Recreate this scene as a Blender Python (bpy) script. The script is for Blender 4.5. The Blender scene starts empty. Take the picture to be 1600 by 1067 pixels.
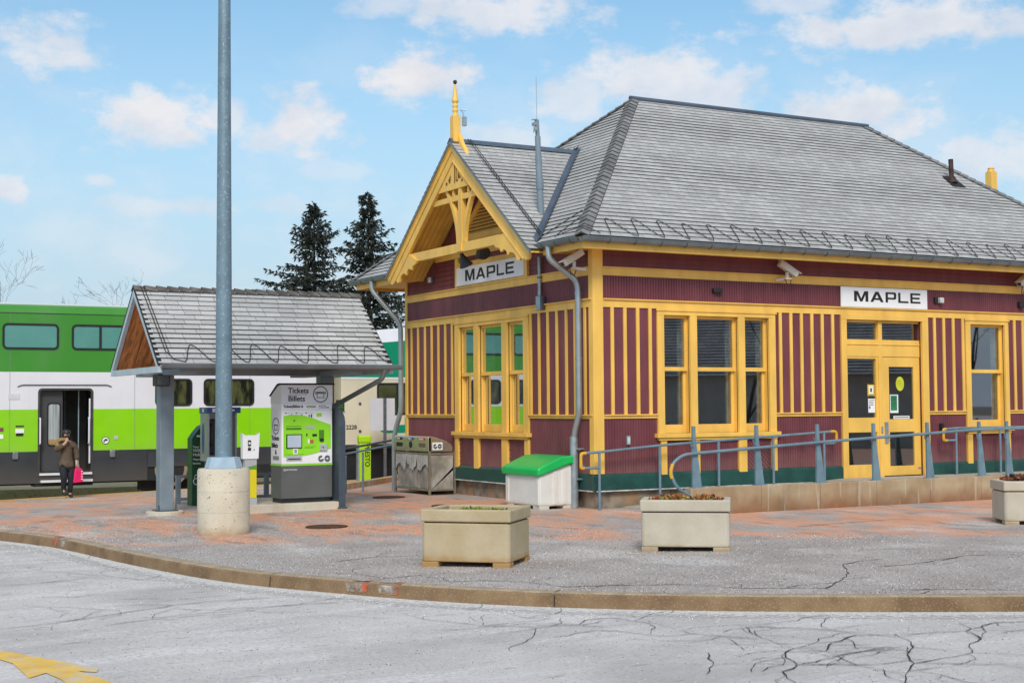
import bpy, bmesh, math, random
from mathutils import Vector, Matrix
random.seed(7)
R = math.radians
S = bpy.context.scene
COL = S.collection

# ------------------------------------------------------------------ camera
YAW, PITCH, ROLL = 0.5115950, 0.0452104, -0.0073907
cd = bpy.data.cameras.new("camera"); cam = bpy.data.objects.new("camera", cd); COL.objects.link(cam)
_f = Vector((math.sin(YAW)*math.cos(PITCH), math.cos(YAW)*math.cos(PITCH), math.sin(PITCH)))
_r = Vector((math.cos(YAW), -math.sin(YAW), 0)); _u = _r.cross(_f)
_r2 = math.cos(ROLL)*_r + math.sin(ROLL)*_u; _u2 = -math.sin(ROLL)*_r + math.cos(ROLL)*_u
cam.matrix_world = Matrix(((_r2.x, _u2.x, -_f.x, -12.24932), (_r2.y, _u2.y, -_f.y, -19.16111), (_r2.z, _u2.z, -_f.z, 1.63), (0, 0, 0, 1)))
cd.sensor_width = 36; cd.lens = 50.295; cd.clip_start = 0.1; cd.clip_end = 3000
S.camera = cam

# ------------------------------------------------------------------ light
S.view_settings.view_transform = 'Standard'; S.view_settings.look = 'None'
S.view_settings.exposure = 0.72; S.view_settings.gamma = 1.0
SUN_EL, SUN_AZ = R(41), R(208)          # azimuth clockwise from +Y
sl = bpy.data.lights.new("sun", 'SUN'); sl.energy = 1.5; sl.angle = R(18); sl.color = (1, .92, .81)
sun = bpy.data.objects.new("sun", sl); COL.objects.link(sun)
sd = Vector((math.sin(SUN_AZ)*math.cos(SUN_EL), math.cos(SUN_AZ)*math.cos(SUN_EL), math.sin(SUN_EL)))
sun.rotation_euler = sd.to_track_quat('Z', 'Y').to_euler(); sun.location = sd*60

W = bpy.data.worlds.new("World"); S.world = W; W.use_nodes = True
nt = W.node_tree; N = nt.nodes; L = nt.links
for n in list(N): N.remove(n)
def wn(t, **k):
    n = N.new(t)
    for a, b in k.items(): setattr(n, a, b)
    return n
def wm(op, a, b=None, c=None):
    n = wn('ShaderNodeMath', operation=op)
    for i, x in enumerate((a, b, c)):
        if x is None: continue
        if isinstance(x, (int, float)): n.inputs[i].default_value = x
        else: L.new(x, n.inputs[i])
    return n.outputs[0]
sky = wn('ShaderNodeTexSky', sky_type='NISHITA', sun_disc=False)
sky.sun_elevation = SUN_EL; sky.sun_rotation = SUN_AZ; sky.air_density = 1.0; sky.dust_density = 0.6; sky.ozone_density = 1.6
tc = wn('ShaderNodeTexCoord'); sx = wn('ShaderNodeSeparateXYZ'); L.new(tc.outputs['Generated'], sx.inputs[0])
az = wm('ARCTAN2', sx.outputs[0], sx.outputs[1]); el = wm('ARCSINE', sx.outputs[2])
cx = wn('ShaderNodeCombineXYZ'); L.new(az, cx.inputs[0]); L.new(wm('MULTIPLY', el, 1.5), cx.inputs[1])
def wnoise(scale, det, rough=.55, vec=None):
    n = wn('ShaderNodeTexNoise'); n.inputs['Scale'].default_value = scale; n.inputs['Detail'].default_value = det
    n.inputs['Roughness'].default_value = rough; L.new(vec or cx.outputs[0], n.inputs['Vector']); return n.outputs['Fac']
nA = wnoise(34, 7, .6); nB = wnoise(7, 4, .5); nC = wnoise(15, 6, .6, tc.outputs['Generated'])
CLOUDS = [(0.4476, 0.2281, 0.0358, 0.0188, 1), (0.2653, 0.1957, 0.042, 0.0198, 0.95), (0.1963, 0.24, 0.0336, 0.0201, 0.8), (0.365, 0.1967, 0.0291, 0.0201, 0.95), (0.343, 0.1854, 0.0268, 0.0125, 0.7), (0.3146, 0.1988, 0.0201, 0.0112, 0.7), (0.4997, 0.2719, 0.0626, 0.0161, 0.85), (0.4276, 0.2758, 0.0268, 0.0098, 0.6), (0.6164, 0.224, 0.0582, 0.0215, 0.85), (0.558, 0.2146, 0.0313, 0.0188, 0.7), (0.6518, 0.2121, 0.0336, 0.0188, 0.8), (0.7516, 0.1947, 0.0515, 0.0215, 0.9), (0.7781, 0.251, 0.1074, 0.0152, 0.9), (0.8362, 0.1624, 0.038, 0.0201, 0.7), (0.2782, 0.1375, 0.0537, 0.0072, 0.55), (0.1707, 0.1441, 0.0134, 0.0089, 0.85), (0.2298, 0.1527, 0.0112, 0.0049, 0.6), (0.3518, 0.139, 0.0313, 0.0072, 0.4), (0.5127, 0.1867, 0.0403, 0.0125, 0.6), (0.3871, 0.1631, 0.0268, 0.0072, 0.35), (0.7055, 0.2699, 0.0358, 0.0089, 0.6)]
acc = None
for a0, e0, wa, we, k in CLOUDS:
    u = wm('DIVIDE', wm('SUBTRACT', az, a0), wa*1.15); v = wm('DIVIDE', wm('SUBTRACT', el, e0), we*1.15)
    d = wm('SQRT', wm('ADD', wm('MULTIPLY', u, u), wm('MULTIPLY', v, v)))
    d = wm('ADD', d, wm('MULTIPLY', wm('SUBTRACT', nA, .5), 2.6))
    d = wm('ADD', d, wm('MULTIPLY', wm('SUBTRACT', nB, .5), .7))
    mr = wn('ShaderNodeMapRange', interpolation_type='SMOOTHSTEP'); L.new(d, mr.inputs[0])
    mr.inputs[1].default_value = 1.2; mr.inputs[2].default_value = .30; mr.inputs[3].default_value = 0; mr.inputs[4].default_value = k
    acc = mr.outputs[0] if acc is None else wm('MAXIMUM', acc, mr.outputs[0])
# a broken cover of cloud over the rest of the sky
mr = wn('ShaderNodeMapRange', interpolation_type='SMOOTHSTEP'); L.new(nC, mr.inputs[0])
mr.inputs[1].default_value = .40; mr.inputs[2].default_value = .62
# thick cover only high up / behind the viewer, thin veil elsewhere
mh = wn('ShaderNodeMapRange', interpolation_type='SMOOTHSTEP'); L.new(el, mh.inputs[0])
mh.inputs[1].default_value = .30; mh.inputs[2].default_value = .55; mh.inputs[3].default_value = .0; mh.inputs[4].default_value = .85
acc = wm('MAXIMUM', acc, wm('MULTIPLY', mr.outputs[0], mh.outputs[0]))
veil = wn('ShaderNodeMapRange', interpolation_type='SMOOTHSTEP'); L.new(el, veil.inputs[0])
veil.inputs[1].default_value = .30; veil.inputs[2].default_value = -.02; veil.inputs[3].default_value = .0; veil.inputs[4].default_value = .97

hs = wn('ShaderNodeHueSaturation'); L.new(sky.outputs[0], hs.inputs['Color']); hs.inputs['Saturation'].default_value = 1.0; hs.inputs['Value'].default_value = 1.0
tn = wn('ShaderNodeMixRGB', blend_type='MULTIPLY'); tn.inputs[0].default_value = 1; L.new(hs.outputs[0], tn.inputs[1]); tn.inputs[2].default_value = (.80, .965, .93, 1)
mx = wn('ShaderNodeMixRGB'); L.new(acc, mx.inputs[0]); vm = wn('ShaderNodeMixRGB'); L.new(wm('POWER', veil.outputs[0], .8), vm.inputs[0]); L.new(tn.outputs[0], vm.inputs[1]); vm.inputs[2].default_value = (2.95, 3.68, 4.55, 1)
L.new(vm.outputs[0], mx.inputs[1]); hz_ = wn('ShaderNodeMapRange', interpolation_type='SMOOTHSTEP'); L.new(wnoise(9, 6, .6), hz_.inputs[0]); hz_.inputs[1].default_value = .42; hz_.inputs[2].default_value = .66; hz_.inputs[4].default_value = .42
acc2 = wm('MAXIMUM', acc, wm('MULTIPLY', hz_.outputs[0], wm('POWER', veil.outputs[0], .5))); L.new(acc2, mx.inputs[0])
cl = wn('ShaderNodeMixRGB'); nD = wnoise(18, 5, .6); mD = wn('ShaderNodeMapRange'); L.new(nD, mD.inputs[0]); mD.inputs[1].default_value = .36; mD.inputs[2].default_value = .60; L.new(mD.outputs[0], cl.inputs[0]); cl.inputs[1].default_value = (4.3, 4.5, 4.95, 1); cl.inputs[2].default_value = (5.2, 5.15, 5.3, 1); L.new(cl.outputs[0], mx.inputs[2])
bg = wn('ShaderNodeBackground'); L.new(mx.outputs[0], bg.inputs[0]); bg.inputs[1].default_value = .1
wo = wn('ShaderNodeOutputWorld'); L.new(bg.outputs[0], wo.inputs[0])

# ------------------------------------------------------------------ materials
MATS = {}
def mat(name, col, rough=.6, var=.12, scale=6., metal=0., bump=0., bscale=40., spec=.5, stretch=(1, 1, 1), col2=None, det=4., lo=.35, hi=.65):
    """Principled with object-space noise between two base colours."""
    if name in MATS: return MATS[name]
    m = bpy.data.materials.new(name); m.use_nodes = True; t = m.node_tree; n = t.nodes; l = t.links
    b = n['Principled BSDF']; b.inputs['Roughness'].default_value = rough; b.inputs['Metallic'].default_value = metal
    b.inputs['Specular IOR Level'].default_value = spec
    c1 = col; c2 = col2 or tuple(min(1, c*(1+var)) for c in col)
    if not col2: c1 = tuple(c*(1-var) for c in col)
    tcn = n.new('ShaderNodeTexCoord'); mp = n.new('ShaderNodeMapping'); l.new(tcn.outputs['Object'], mp.inputs[0]); mp.inputs['Scale'].default_value = stretch
    ns = n.new('ShaderNodeTexNoise'); ns.inputs['Scale'].default_value = scale; ns.inputs['Detail'].default_value = det; l.new(mp.outputs[0], ns.inputs[0])
    cr = n.new('ShaderNodeValToRGB'); l.new(ns.outputs['Fac'], cr.inputs[0])
    cr.color_ramp.elements[0].position = lo; cr.color_ramp.elements[1].position = hi
    cr.color_ramp.elements[0].color = (*c1, 1); cr.color_ramp.elements[1].color = (*c2, 1)
    l.new(cr.outputs[0], b.inputs['Base Color'])
    if bump:
        n2 = n.new('ShaderNodeTexNoise'); n2.inputs['Scale'].default_value = bscale; n2.inputs['Detail'].default_value = 5; l.new(mp.outputs[0], n2.inputs[0])
        bp = n.new('ShaderNodeBump'); bp.inputs['Strength'].default_value = bump; bp.inputs['Distance'].default_value = .01
        l.new(n2.outputs['Fac'], bp.inputs['Height']); l.new(bp.outputs[0], b.inputs['Normal'])
    MATS[name] = m; return m
def nodes_of(m): return m.node_tree.nodes, m.node_tree.links
def mixin(m, fac_fn, col):
    """lay another colour over a material's base colour where fac_fn(nodes, links, coord) says."""
    n, l = nodes_of(m); b = n['Principled BSDF']; src = b.inputs['Base Color'].links[0].from_socket
    mp = next(x for x in n if x.type == 'TEX_COORD')
    f = fac_fn(n, l, mp.outputs['Object'])
    mxn = n.new('ShaderNodeMixRGB'); l.new(f, mxn.inputs[0]); l.new(src, mxn.inputs[1])
    if isinstance(col, tuple): mxn.inputs[2].default_value = (*col, 1)
    else: l.new(col, mxn.inputs[2])
    l.new(mxn.outputs[0], b.inputs['Base Color']); return m
def noise_fac(scale, lo, hi, stretch=(1, 1, 1), amt=1., det=5., rot=(0, 0, 0), rough=.55):
    def fn(n, l, co):
        mp = n.new('ShaderNodeMapping'); l.new(co, mp.inputs[0]); mp.inputs['Scale'].default_value = stretch; mp.inputs['Rotation'].default_value = rot
        ns = n.new('ShaderNodeTexNoise'); ns.inputs['Scale'].default_value = scale; ns.inputs['Detail'].default_value = det; ns.inputs['Roughness'].default_value = rough
        l.new(mp.outputs[0], ns.inputs[0])
        r = n.new('ShaderNodeMapRange'); l.new(ns.outputs['Fac'], r.inputs[0]); r.inputs[1].default_value = lo; r.inputs[2].default_value = hi; r.inputs[4].default_value = amt
        return r.outputs[0]
    return fn
def z_fac(z0, z1, amt, scale=9., nz=.25):
    """stain reaching from height z0 (full) to z1 (none), ragged edge; a stain of dirt with its own shape."""
    def fn(n, l, co):
        s = n.new('ShaderNodeSeparateXYZ'); l.new(co, s.inputs[0])
        ns = n.new('ShaderNodeTexNoise'); ns.inputs['Scale'].default_value = scale; ns.inputs['Detail'].default_value = 5; l.new(co, ns.inputs[0])
        a = n.new('ShaderNodeMath'); a.operation = 'MULTIPLY_ADD'; l.new(ns.outputs['Fac'], a.inputs[0]); a.inputs[1].default_value = nz; l.new(s.outputs[2], a.inputs[2])
        r = n.new('ShaderNodeMapRange'); l.new(a.outputs[0], r.inputs[0]); r.inputs[1].default_value = z1+nz/2; r.inputs[2].default_value = z0+nz/2; r.inputs[4].default_value = amt
        return r.outputs[0]
    return fn
def mulfac(*fns):
    def fn(n, l, co):
        o = None
        for f in fns:
            x = f(n, l, co)
            if o is None: o = x
            else:
                a = n.new('ShaderNodeMath'); a.operation = 'MULTIPLY'; l.new(o, a.inputs[0]); l.new(x, a.inputs[1]); o = a.outputs[0]
        return o
    return fn

YELLOW = mat('yellow_paint', (.88, .53, .105), .45, .10, 3., bump=.08, bscale=60, stretch=(1, 1, .4))
YELLOW_D = YELLOW
MAROON = mat('maroon_paint', (.168, .042, .054), .55, .14, 2.5, bump=.1, bscale=50, stretch=(2, 2, .5))
mixin(MAROON, z_fac(.50, .95, .30, 5., .5), (.30, .20, .17)); mixin(MAROON, noise_fac(1.4, .52, .72, (3, 3, .35), .28, 6), (.24, .085, .085)); mixin(MAROON, noise_fac(1.1, .55, .75, (4, 4, .25), .3, 6), (.10, .022, .028))
mixin(YELLOW, noise_fac(1.2, .52, .74, (4, 4, .3), .30, 6), (.62, .36, .09)); mixin(YELLOW, noise_fac(45, .70, .73, (1, 1, .5), .6, 4), (.42, .30, .16)); mixin(YELLOW, noise_fac(1.7, .55, .75, (1, 1, 1), .3, 5), (.88, .58, .16))
GREEN_SK = mat('green_skirting', (.012, .070, .058), .5, .2, 4.)
mixin(GREEN_SK, noise_fac(14, .62, .72, (1, 1, 3), .5), (.05, .14, .12))
CONC = mat('concrete', (.36, .29, .20), .9, .22, 3., bump=.5, bscale=60)
mixin(CONC, noise_fac(1.3, .5, .75, (1, 1, .5), .6), (.20, .12, .06))
mixin(CONC, noise_fac(160, .64, .70, (1, 1, 1), .6, 2), (.12, .09, .07))
FOUND = mat('old_foundation', (.24, .19, .14), .95, .35, 5., bump=.8, bscale=35)
mixin(FOUND, noise_fac(2.2, .52, .62, (1, 1, .6), .7), (.36, .20, .09))
PALE_CONC = mat('pale_concrete', (.60, .54, .43), .9, .10, 3., bump=.4, bscale=70)
mixin(PALE_CONC, noise_fac(2, .55, .75, (1, 1, .4), .45), (.42, .33, .20))
STEEL = mat('galvanised_steel', (.36, .42, .45), .38, .14, 9., metal=.55)
mixin(STEEL, noise_fac(30, .55, .62, (1, 1, 1), .35, 3), (.50, .56, .60))
POLE = mat('galvanised_pole', (.17, .245, .295), .5, .10, 5., metal=.25)
mixin(POLE, noise_fac(38, .60, .66, (1, 1, .8), .7, 3), (.38, .48, .54))
POLE_BASE = mat('blue_grey_cover', (.36, .47, .56), .5, .08, 5.)
SHPOST = mat('blue_grey_post', (.20, .25, .29), .5, .12, 3.)
SHTRIM = mat('pale_blue_trim', (.44, .52, .57), .5, .08, 3.)
BLUESTEEL = mat('blue_painted_steel', (.155, .245, .30), .45, .12, 6.)
DARKSTEEL = mat('dark_steel', (.075, .085, .10), .5, .15, 8.)
GUTTER = mat('grey_gutter', (.22, .25, .26), .42, .15, 3., metal=.5)
PIPE = mat('zinc_downpipe', (.40, .45, .48), .35, .1, 4., metal=.7)
BLACK = mat('black_metal', (.018, .018, .02), .45, .2, 8.)
RUBBER = mat('black_rubber', (.012, .012, .014), .6, .2, 8.)
WHITE = mat('white_sign', (.88, .88, .89), .5, .03, 3.)
INK = mat('black_lettering', (.012, .012, .012), .5, .1, 5.)
WOOD = mat('stained_wood', (.58, .23, .07), .6, .35, 4., stretch=(6, 1, 1), bump=.2)
mixin(WOOD, noise_fac(2.2, .5, .6, (8, .7, 1), .5), (.30, .10, .03))
def shingle_mat(name, ca, cb, cm):
    m = bpy.data.materials.new(name); m.use_nodes = True; n, l = nodes_of(m); b = n['Principled BSDF']
    b.inputs['Roughness'].default_value = .75; b.inputs['Specular IOR Level'].default_value = .35
    uv = n.new('ShaderNodeUVMap'); br = n.new('ShaderNodeTexBrick'); l.new(uv.outputs[0], br.inputs[0])
    br.inputs['Scale'].default_value = 1; br.inputs['Brick Width'].default_value = 1; br.inputs['Row Height'].default_value = 1
    br.inputs['Mortar Size'].default_value = .022; br.inputs['Mortar Smooth'].default_value = .3
    br.inputs['Color1'].default_value = (*ca, 1); br.inputs['Color2'].default_value = (*cb, 1); br.inputs['Mortar'].default_value = (*cm, 1)
    br.offset = .37; br.offset_frequency = 2; br.squash = 1.25; br.squash_frequency = 3
    tcn = n.new('ShaderNodeTexCoord'); ns = n.new('ShaderNodeTexNoise'); ns.inputs['Scale'].default_value = 1.1; ns.inputs['Detail'].default_value = 6; l.new(tcn.outputs['Object'], ns.inputs[0])
    n3 = n.new('ShaderNodeTexNoise'); n3.inputs['Scale'].default_value = 26; n3.inputs['Detail'].default_value = 4; l.new(tcn.outputs['Object'], n3.inputs[0])
    ad = n.new('ShaderNodeMath'); ad.operation = 'ADD'; l.new(ns.outputs['Fac'], ad.inputs[0]); l.new(n3.outputs['Fac'], ad.inputs[1])
    r = n.new('ShaderNodeMapRange'); l.new(ad.outputs[0], r.inputs[0]); r.inputs[1].default_value = .6; r.inputs[2].default_value = 1.4; r.inputs[3].default_value = .80; r.inputs[4].default_value = 1.16
    mxn = n.new('ShaderNodeMixRGB'); mxn.blend_type = 'MULTIPLY'; mxn.inputs[0].default_value = 1; l.new(br.outputs[0], mxn.inputs[1]); l.new(r.outputs[0], mxn.inputs[2])
    l.new(mxn.outputs[0], b.inputs['Base Color']); MATS[name] = m; return m
SLATE = shingle_mat('slate_shingles', (.385, .38, .37), (.485, .48, .47), (.20, .198, .195))
SLATE2 = shingle_mat('shelter_shingles', (.42, .42, .41), (.54, .535, .52), (.20, .20, .19))
BUTT = mat('shingle_butt', (.07, .07, .07), .9, .3, 12.)  # gap shadows under the courses put into a dark edge colour
CAPM = mat('ridge_cap_slate', (.20, .20, .20), .8, .35, 5.)
CAPB = mat('weathered_cap', (.13, .115, .10), .85, .4, 5.)
def glass_mat(name, tint, refl=1., base=.04):
    m = bpy.data.materials.new(name); m.use_nodes = True; n, l = nodes_of(m)
    for x in list(n): n.remove(x)
    tr = n.new('ShaderNodeBsdfTransparent'); tr.inputs[0].default_value = (*tint, 1)
    gl = n.new('ShaderNodeBsdfGlossy'); gl.inputs['Roughness'].default_value = .015; gl.inputs[0].default_value = (.95, .97, 1, 1)
    ge = n.new('ShaderNodeNewGeometry'); dt = n.new('ShaderNodeVectorMath'); dt.operation = 'DOT_PRODUCT'; l.new(ge.outputs['Normal'], dt.inputs[0]); l.new(ge.outputs['Incoming'], dt.inputs[1])
    def mm(op, a, b):
        q = n.new('ShaderNodeMath'); q.operation = op
        for i, x in enumerate((a, b)):
            if isinstance(x, (int, float)): q.inputs[i].default_value = x
            else: l.new(x, q.inputs[i])
        return q.outputs[0]
    fr = mm('ADD', .04, mm('MULTIPLY', .96, mm('POWER', mm('SUBTRACT', 1, mm('ABSOLUTE', dt.outputs['Value'], 0)), 5)))
    ml = n.new('ShaderNodeMath'); ml.operation = 'MULTIPLY_ADD'; l.new(fr, ml.inputs[0]); ml.inputs[1].default_value = refl; ml.inputs[2].default_value = base
    mxs = n.new('ShaderNodeMixShader'); l.new(ml.outputs[0], mxs.inputs[0]); l.new(tr.outputs[0], mxs.inputs[1]); l.new(gl.outputs[0], mxs.inputs[2])
    o = n.new('ShaderNodeOutputMaterial'); l.new(mxs.outputs[0], o.inputs[0]); MATS[name] = m; return m
GLASS = glass_mat('window_glass', (.60, .66, .65), 1.4, .20)
GLASS_M = glass_mat('reflecting_glass', (.5, .55, .55), 1.2, .48)

# ------------------------------------------------------------------ mesh building
class MB:
    def __init__(s, xf=None): s.v = []; s.f = []; s.m = []; s.uv = {}; s.xf = xf; s.mi = 0
    def P(s, p):
        s.v.append(tuple(s.xf(*p)) if s.xf else tuple(p)); return len(s.v)-1
    def face(s, pts, uv=None, mi=None):
        i = [s.P(p) for p in pts]; s.f.append(i); s.m.append(s.mi if mi is None else mi)
        if uv: s.uv[len(s.f)-1] = uv
        return s
    def _idx(s, faces, base, mi=None):
        for f in faces: s.f.append([base+i for i in f]); s.m.append(s.mi if mi is None else mi)
    def box(s, x0, x1, y0, y1, z0, z1, mi=None):
        b = len(s.v)
        for z in (z0, z1):
            for x, y in ((x0, y0), (x1, y0), (x1, y1), (x0, y1)): s.P((x, y, z))
        s._idx([(3, 2, 1, 0), (4, 5, 6, 7), (0, 1, 5, 4), (1, 2, 6, 5), (2, 3, 7, 6), (3, 0, 4, 7)], b, mi); return s
    def prism(s, poly, vec, mi=None):
        b = len(s.v); n = len(poly); vec = Vector(vec)
        for p in poly: s.P(p)
        for p in poly: s.P(tuple(Vector(p)+vec))
        s._idx([tuple(range(n))[::-1], tuple(range(n, 2*n))]+[(i, (i+1) % n, n+(i+1) % n, n+i) for i in range(n)], b, mi); return s
    def beam(s, a, b_, w, h, up=(0, 0, 1), mi=None):
        """box along a->b, width w (sideways), height h (up)."""
        a = Vector(a); b_ = Vector(b_); d = (b_-a).normalized(); u = Vector(up); sd_ = d.cross(u).normalized(); u = sd_.cross(d)
        q = [a+sd_*w/2*i+u*h/2*j for i, j in ((-1, -1), (1, -1), (1, 1), (-1, 1))]
        return s.prism([tuple(p) for p in q], tuple(b_-a), mi)
    def tube(s, pts, r, n=8, mi=None, closed=False, caps=True):
        pts = [Vector(p) for p in pts]; b = len(s.v); k = len(pts); rs = r if isinstance(r, (list, tuple)) else [r]*k
        up = None
        for i, p in enumerate(pts):
            if closed: d = (pts[(i+1) % k]-pts[i-1]).normalized()
            else: d = (pts[min(i+1, k-1)]-pts[max(i-1, 0)]).normalized()
            if up is None:
                up = Vector((0, 0, 1)) if abs(d.z) < .9 else Vector((1, 0, 0))
            sd_ = d.cross(up).normalized(); up = sd_.cross(d).normalized()
            for j in range(n):
                t = 2*math.pi*j/n; s.P(tuple(p+(sd_*math.cos(t)+up*math.sin(t))*rs[i]))
        for i in range(k if closed else k-1):
            a, c = b+i*n, b+((i+1) % k)*n
            for j in range(n): s.f.append([a+j, a+(j+1) % n, c+(j+1) % n, c+j]); s.m.append(s.mi if mi is None else mi)
        if caps and not closed:
            s.f.append([b+j for j in range(n)][::-1]); s.m.append(s.mi if mi is None else mi)
            s.f.append([b+(k-1)*n+j for j in range(n)]); s.m.append(s.mi if mi is None else mi)
        return s
    def lathe(s, prof, c=(0, 0, 0), n=16, mi=None, ph=0.):
        b = len(s.v)
        for r, z in prof:
            for j in range(n): t = 2*math.pi*j/n+ph; s.P((c[0]+r*math.cos(t), c[1]+r*math.sin(t), c[2]+z))
        for i in range(len(prof)-1):
            for j in range(n): s.f.append([b+i*n+j, b+i*n+(j+1) % n, b+(i+1)*n+(j+1) % n, b+(i+1)*n+j]); s.m.append(s.mi if mi is None else mi)
        s.f.append([b+j for j in range(n)][::-1]); s.m.append(s.mi if mi is None else mi)
        s.f.append([b+(len(prof)-1)*n+j for j in range(n)]); s.m.append(s.mi if mi is None else mi)
        return s
    def build(s, name, mats, parent=None, smooth=False, bev=0., label=None, recalc=True):
        me = bpy.data.meshes.new(name); me.from_pydata(s.v, [], s.f)
        if not isinstance(mats, (list, tuple)): mats = [mats]
        for m in mats: me.materials.append(m)
        me.polygons.foreach_set('material_index', s.m)
        if s.uv:
            ul = me.uv_layers.new(name='UVMap')
            for fi, uvs in s.uv.items():
                p = me.polygons[fi]
                for li, c in zip(p.loop_indices, uvs): ul.data[li].uv = c
        if recalc and not s.uv:
            bm = bmesh.new(); bm.from_mesh(me); bmesh.ops.recalc_face_normals(bm, faces=bm.faces); bm.to_mesh(me); bm.free()
        if smooth:
            me.polygons.foreach_set('use_smooth', [True]*len(me.polygons))
            if hasattr(me, 'set_sharp_from_angle'): me.set_sharp_from_angle(angle=R(40))
        me.update()
        o = bpy.data.objects.new(name, me); COL.objects.link(o)
        if parent: o.parent = parent
        if bev:
            bv = o.modifiers.new('bevel', 'BEVEL'); bv.width = bev; bv.segments = 2; bv.limit_method = 'ANGLE'; bv.angle_limit = R(35)
            if smooth is False: pass
        if label: o['label'] = label
        return o
def tag(o, label, cat, group=None, kind=None):
    if label: o['label'] = label
    if cat: o['category'] = cat
    if group: o['group'] = group
    if kind: o['kind'] = kind
    return o
def thing(name, label, cat, loc=(0, 0, 0), rz=0., group=None):
    o = bpy.data.objects.new(name, None); COL.objects.link(o); o.location = loc; o.rotation_euler = (0, 0, rz); o.empty_display_size = .3
    return tag(o, label, cat, group)
def struct(o): o['kind'] = 'structure'; return o
def copy_tree(o, parent=None):
    c = o.copy(); COL.objects.link(c)
    if parent: c.parent = parent
    for ch in list(o.children): copy_tree(ch, c)
    return c
def text(name, s, size, m, parent, loc, rot=(R(90), 0, 0), ext=.002, bold=0., xs=1., align='LEFT', spacing=1.):
    cu = bpy.data.curves.new('tmp', 'FONT'); cu.body = s; cu.size = size; cu.extrude = ext; cu.offset = bold; cu.align_x = align; cu.space_character = spacing
    cu.resolution_u = 3
    ob = bpy.data.objects.new('tmp', cu); COL.objects.link(ob)
    dg = bpy.context.evaluated_depsgraph_get(); dg.update()
    me = bpy.data.meshes.new_from_object(ob.evaluated_get(dg)); bpy.data.objects.remove(ob); bpy.data.curves.remove(cu)
    me.name = name; me.materials.clear(); me.materials.append(m); me.transform(Matrix.Diagonal((xs, 1, 1, 1)))
    o = bpy.data.objects.new(name, me); COL.objects.link(o); o.location = loc; o.rotation_euler = rot
    if parent: o.parent = parent
    return o
def rrect(x0, x1, z0, z1, r, n=5):
    q = []
    for cx_, cz_, a in ((x1-r, z1-r, 0), (x0+r, z1-r, 90), (x0+r, z0+r, 180), (x1-r, z0+r, 270)):
        for i in range(n+1): t = R(a+90*i/n); q.append((cx_+r*math.cos(t), cz_+r*math.sin(t)))
    return q
def ring(mb, outer, inner, fn, depth, mi=None):
    """frame between two loops of equal length; fn(u,w,d)->point."""
    n = len(outer)
    for i in range(n):
        j = (i+1) % n
        a, b, c, d = outer[i], outer[j], inner[j], inner[i]
        mb.face([fn(*a, depth), fn(*b, depth), fn(*c, depth), fn(*d, depth)], mi=mi)
        mb.face([fn(*a, 0), fn(*b, 0), fn(*b, depth), fn(*a, depth)], mi=mi)
        mb.face([fn(*d, 0), fn(*c, 0), fn(*c, depth), fn(*d, depth)], mi=mi)
    return mb

# ------------------------------------------------------------------ ground
def g(x, y):
    t = min(1, max(0, (y-6)/10.6))
    return -.011*min(14, max(0, -x)) - .46*t*(1-.03*(min(14, max(-14, x))+6))
KI = [(-11.6, 16.85), (-10.6, 12), (-9.6, 7), (-8.95, 4), (-8.56, 2.49), (-8.1, .95), (-7.9, -.3), (-7.76, -1.63), (-7.5, -3.4), (-7.18, -4.72), (-6.62, -6.01), (-6.12, -6.98), (-5.45, -7.92), (-4.53, -8.84), (-3.44, -9.71), (-2.33, -10.48), (0, -12.0), (4, -14.6), (9, -17.8), (16, -22)]
def spline(pts, n):
    out = []
    P_ = [Vector((*p, 0)) for p in pts]; P_ = [P_[0]*2-P_[1]]+P_+[P_[-1]*2-P_[-2]]
    for i in range(1, len(P_)-2):
        for k in range(n):
            t = k/n; a, b, c, d = P_[i-1:i+3]
            v = .5*((2*b)+(c-a)*t+(2*a-5*b+4*c-d)*t*t+(3*b-a-3*c+d)*t**3); out.append((v.x, v.y))
    out.append(pts[-1]); return out
KS = spline(KI, 4)
def offs(pts, d):
    out = []
    for i, p in enumerate(pts):
        a = Vector(pts[max(0, i-1)]); b = Vector(pts[min(len(pts)-1, i+1)]); t = (b-a).normalized(); nrm = Vector((t.y, -t.x)); q = Vector(p)+nrm*d
        out.append((q.x, q.y))
    return out
KO = offs(KS, .16)
if (Vector(KO[30])-Vector((-20, -20))).length > (Vector(KS[30])-Vector((-20, -20))).length: KO = offs(KS, -.16); KB = offs(KS, -.18)
else: KB = offs(KS, .18)

PLAZA = mat('pavement_asphalt', (.33, .285, .26), .92, .15, 1.2, bump=.6, bscale=60, col2=(.45, .405, .375))
mixin(PLAZA, noise_fac(42, .50, .62, (1, 1, 1), .75, 3, rough=.7), (.54, .49, .46))
mixin(PLAZA, noise_fac(36, .54, .66, (1, 1, 1), .80, 3, rough=.7), (.075, .068, .064))
def zone(n, l, co):      # worn salmon paint lies in the band of pavement nearer the station
    s = n.new('ShaderNodeSeparateXYZ'); l.new(co, s.inputs[0])
    a = n.new('ShaderNodeMath'); a.operation = 'MULTIPLY_ADD'; l.new(s.outputs[0], a.inputs[0]); a.inputs[1].default_value = .62; l.new(s.outputs[1], a.inputs[2])
    nz = n.new('ShaderNodeTexNoise'); nz.inputs['Scale'].default_value = .9; l.new(co, nz.inputs[0])
    a2 = n.new('ShaderNodeMath'); a2.operation = 'MULTIPLY_ADD'; l.new(nz.outputs['Fac'], a2.inputs[0]); a2.inputs[1].default_value = 1.6; l.new(a.outputs[0], a2.inputs[2])
    r = n.new('ShaderNodeMapRange'); l.new(a2.outputs[0], r.inputs[0]); r.inputs[1].default_value = -5.3; r.inputs[2].default_value = -4.6
    return r.outputs[0]
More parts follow.
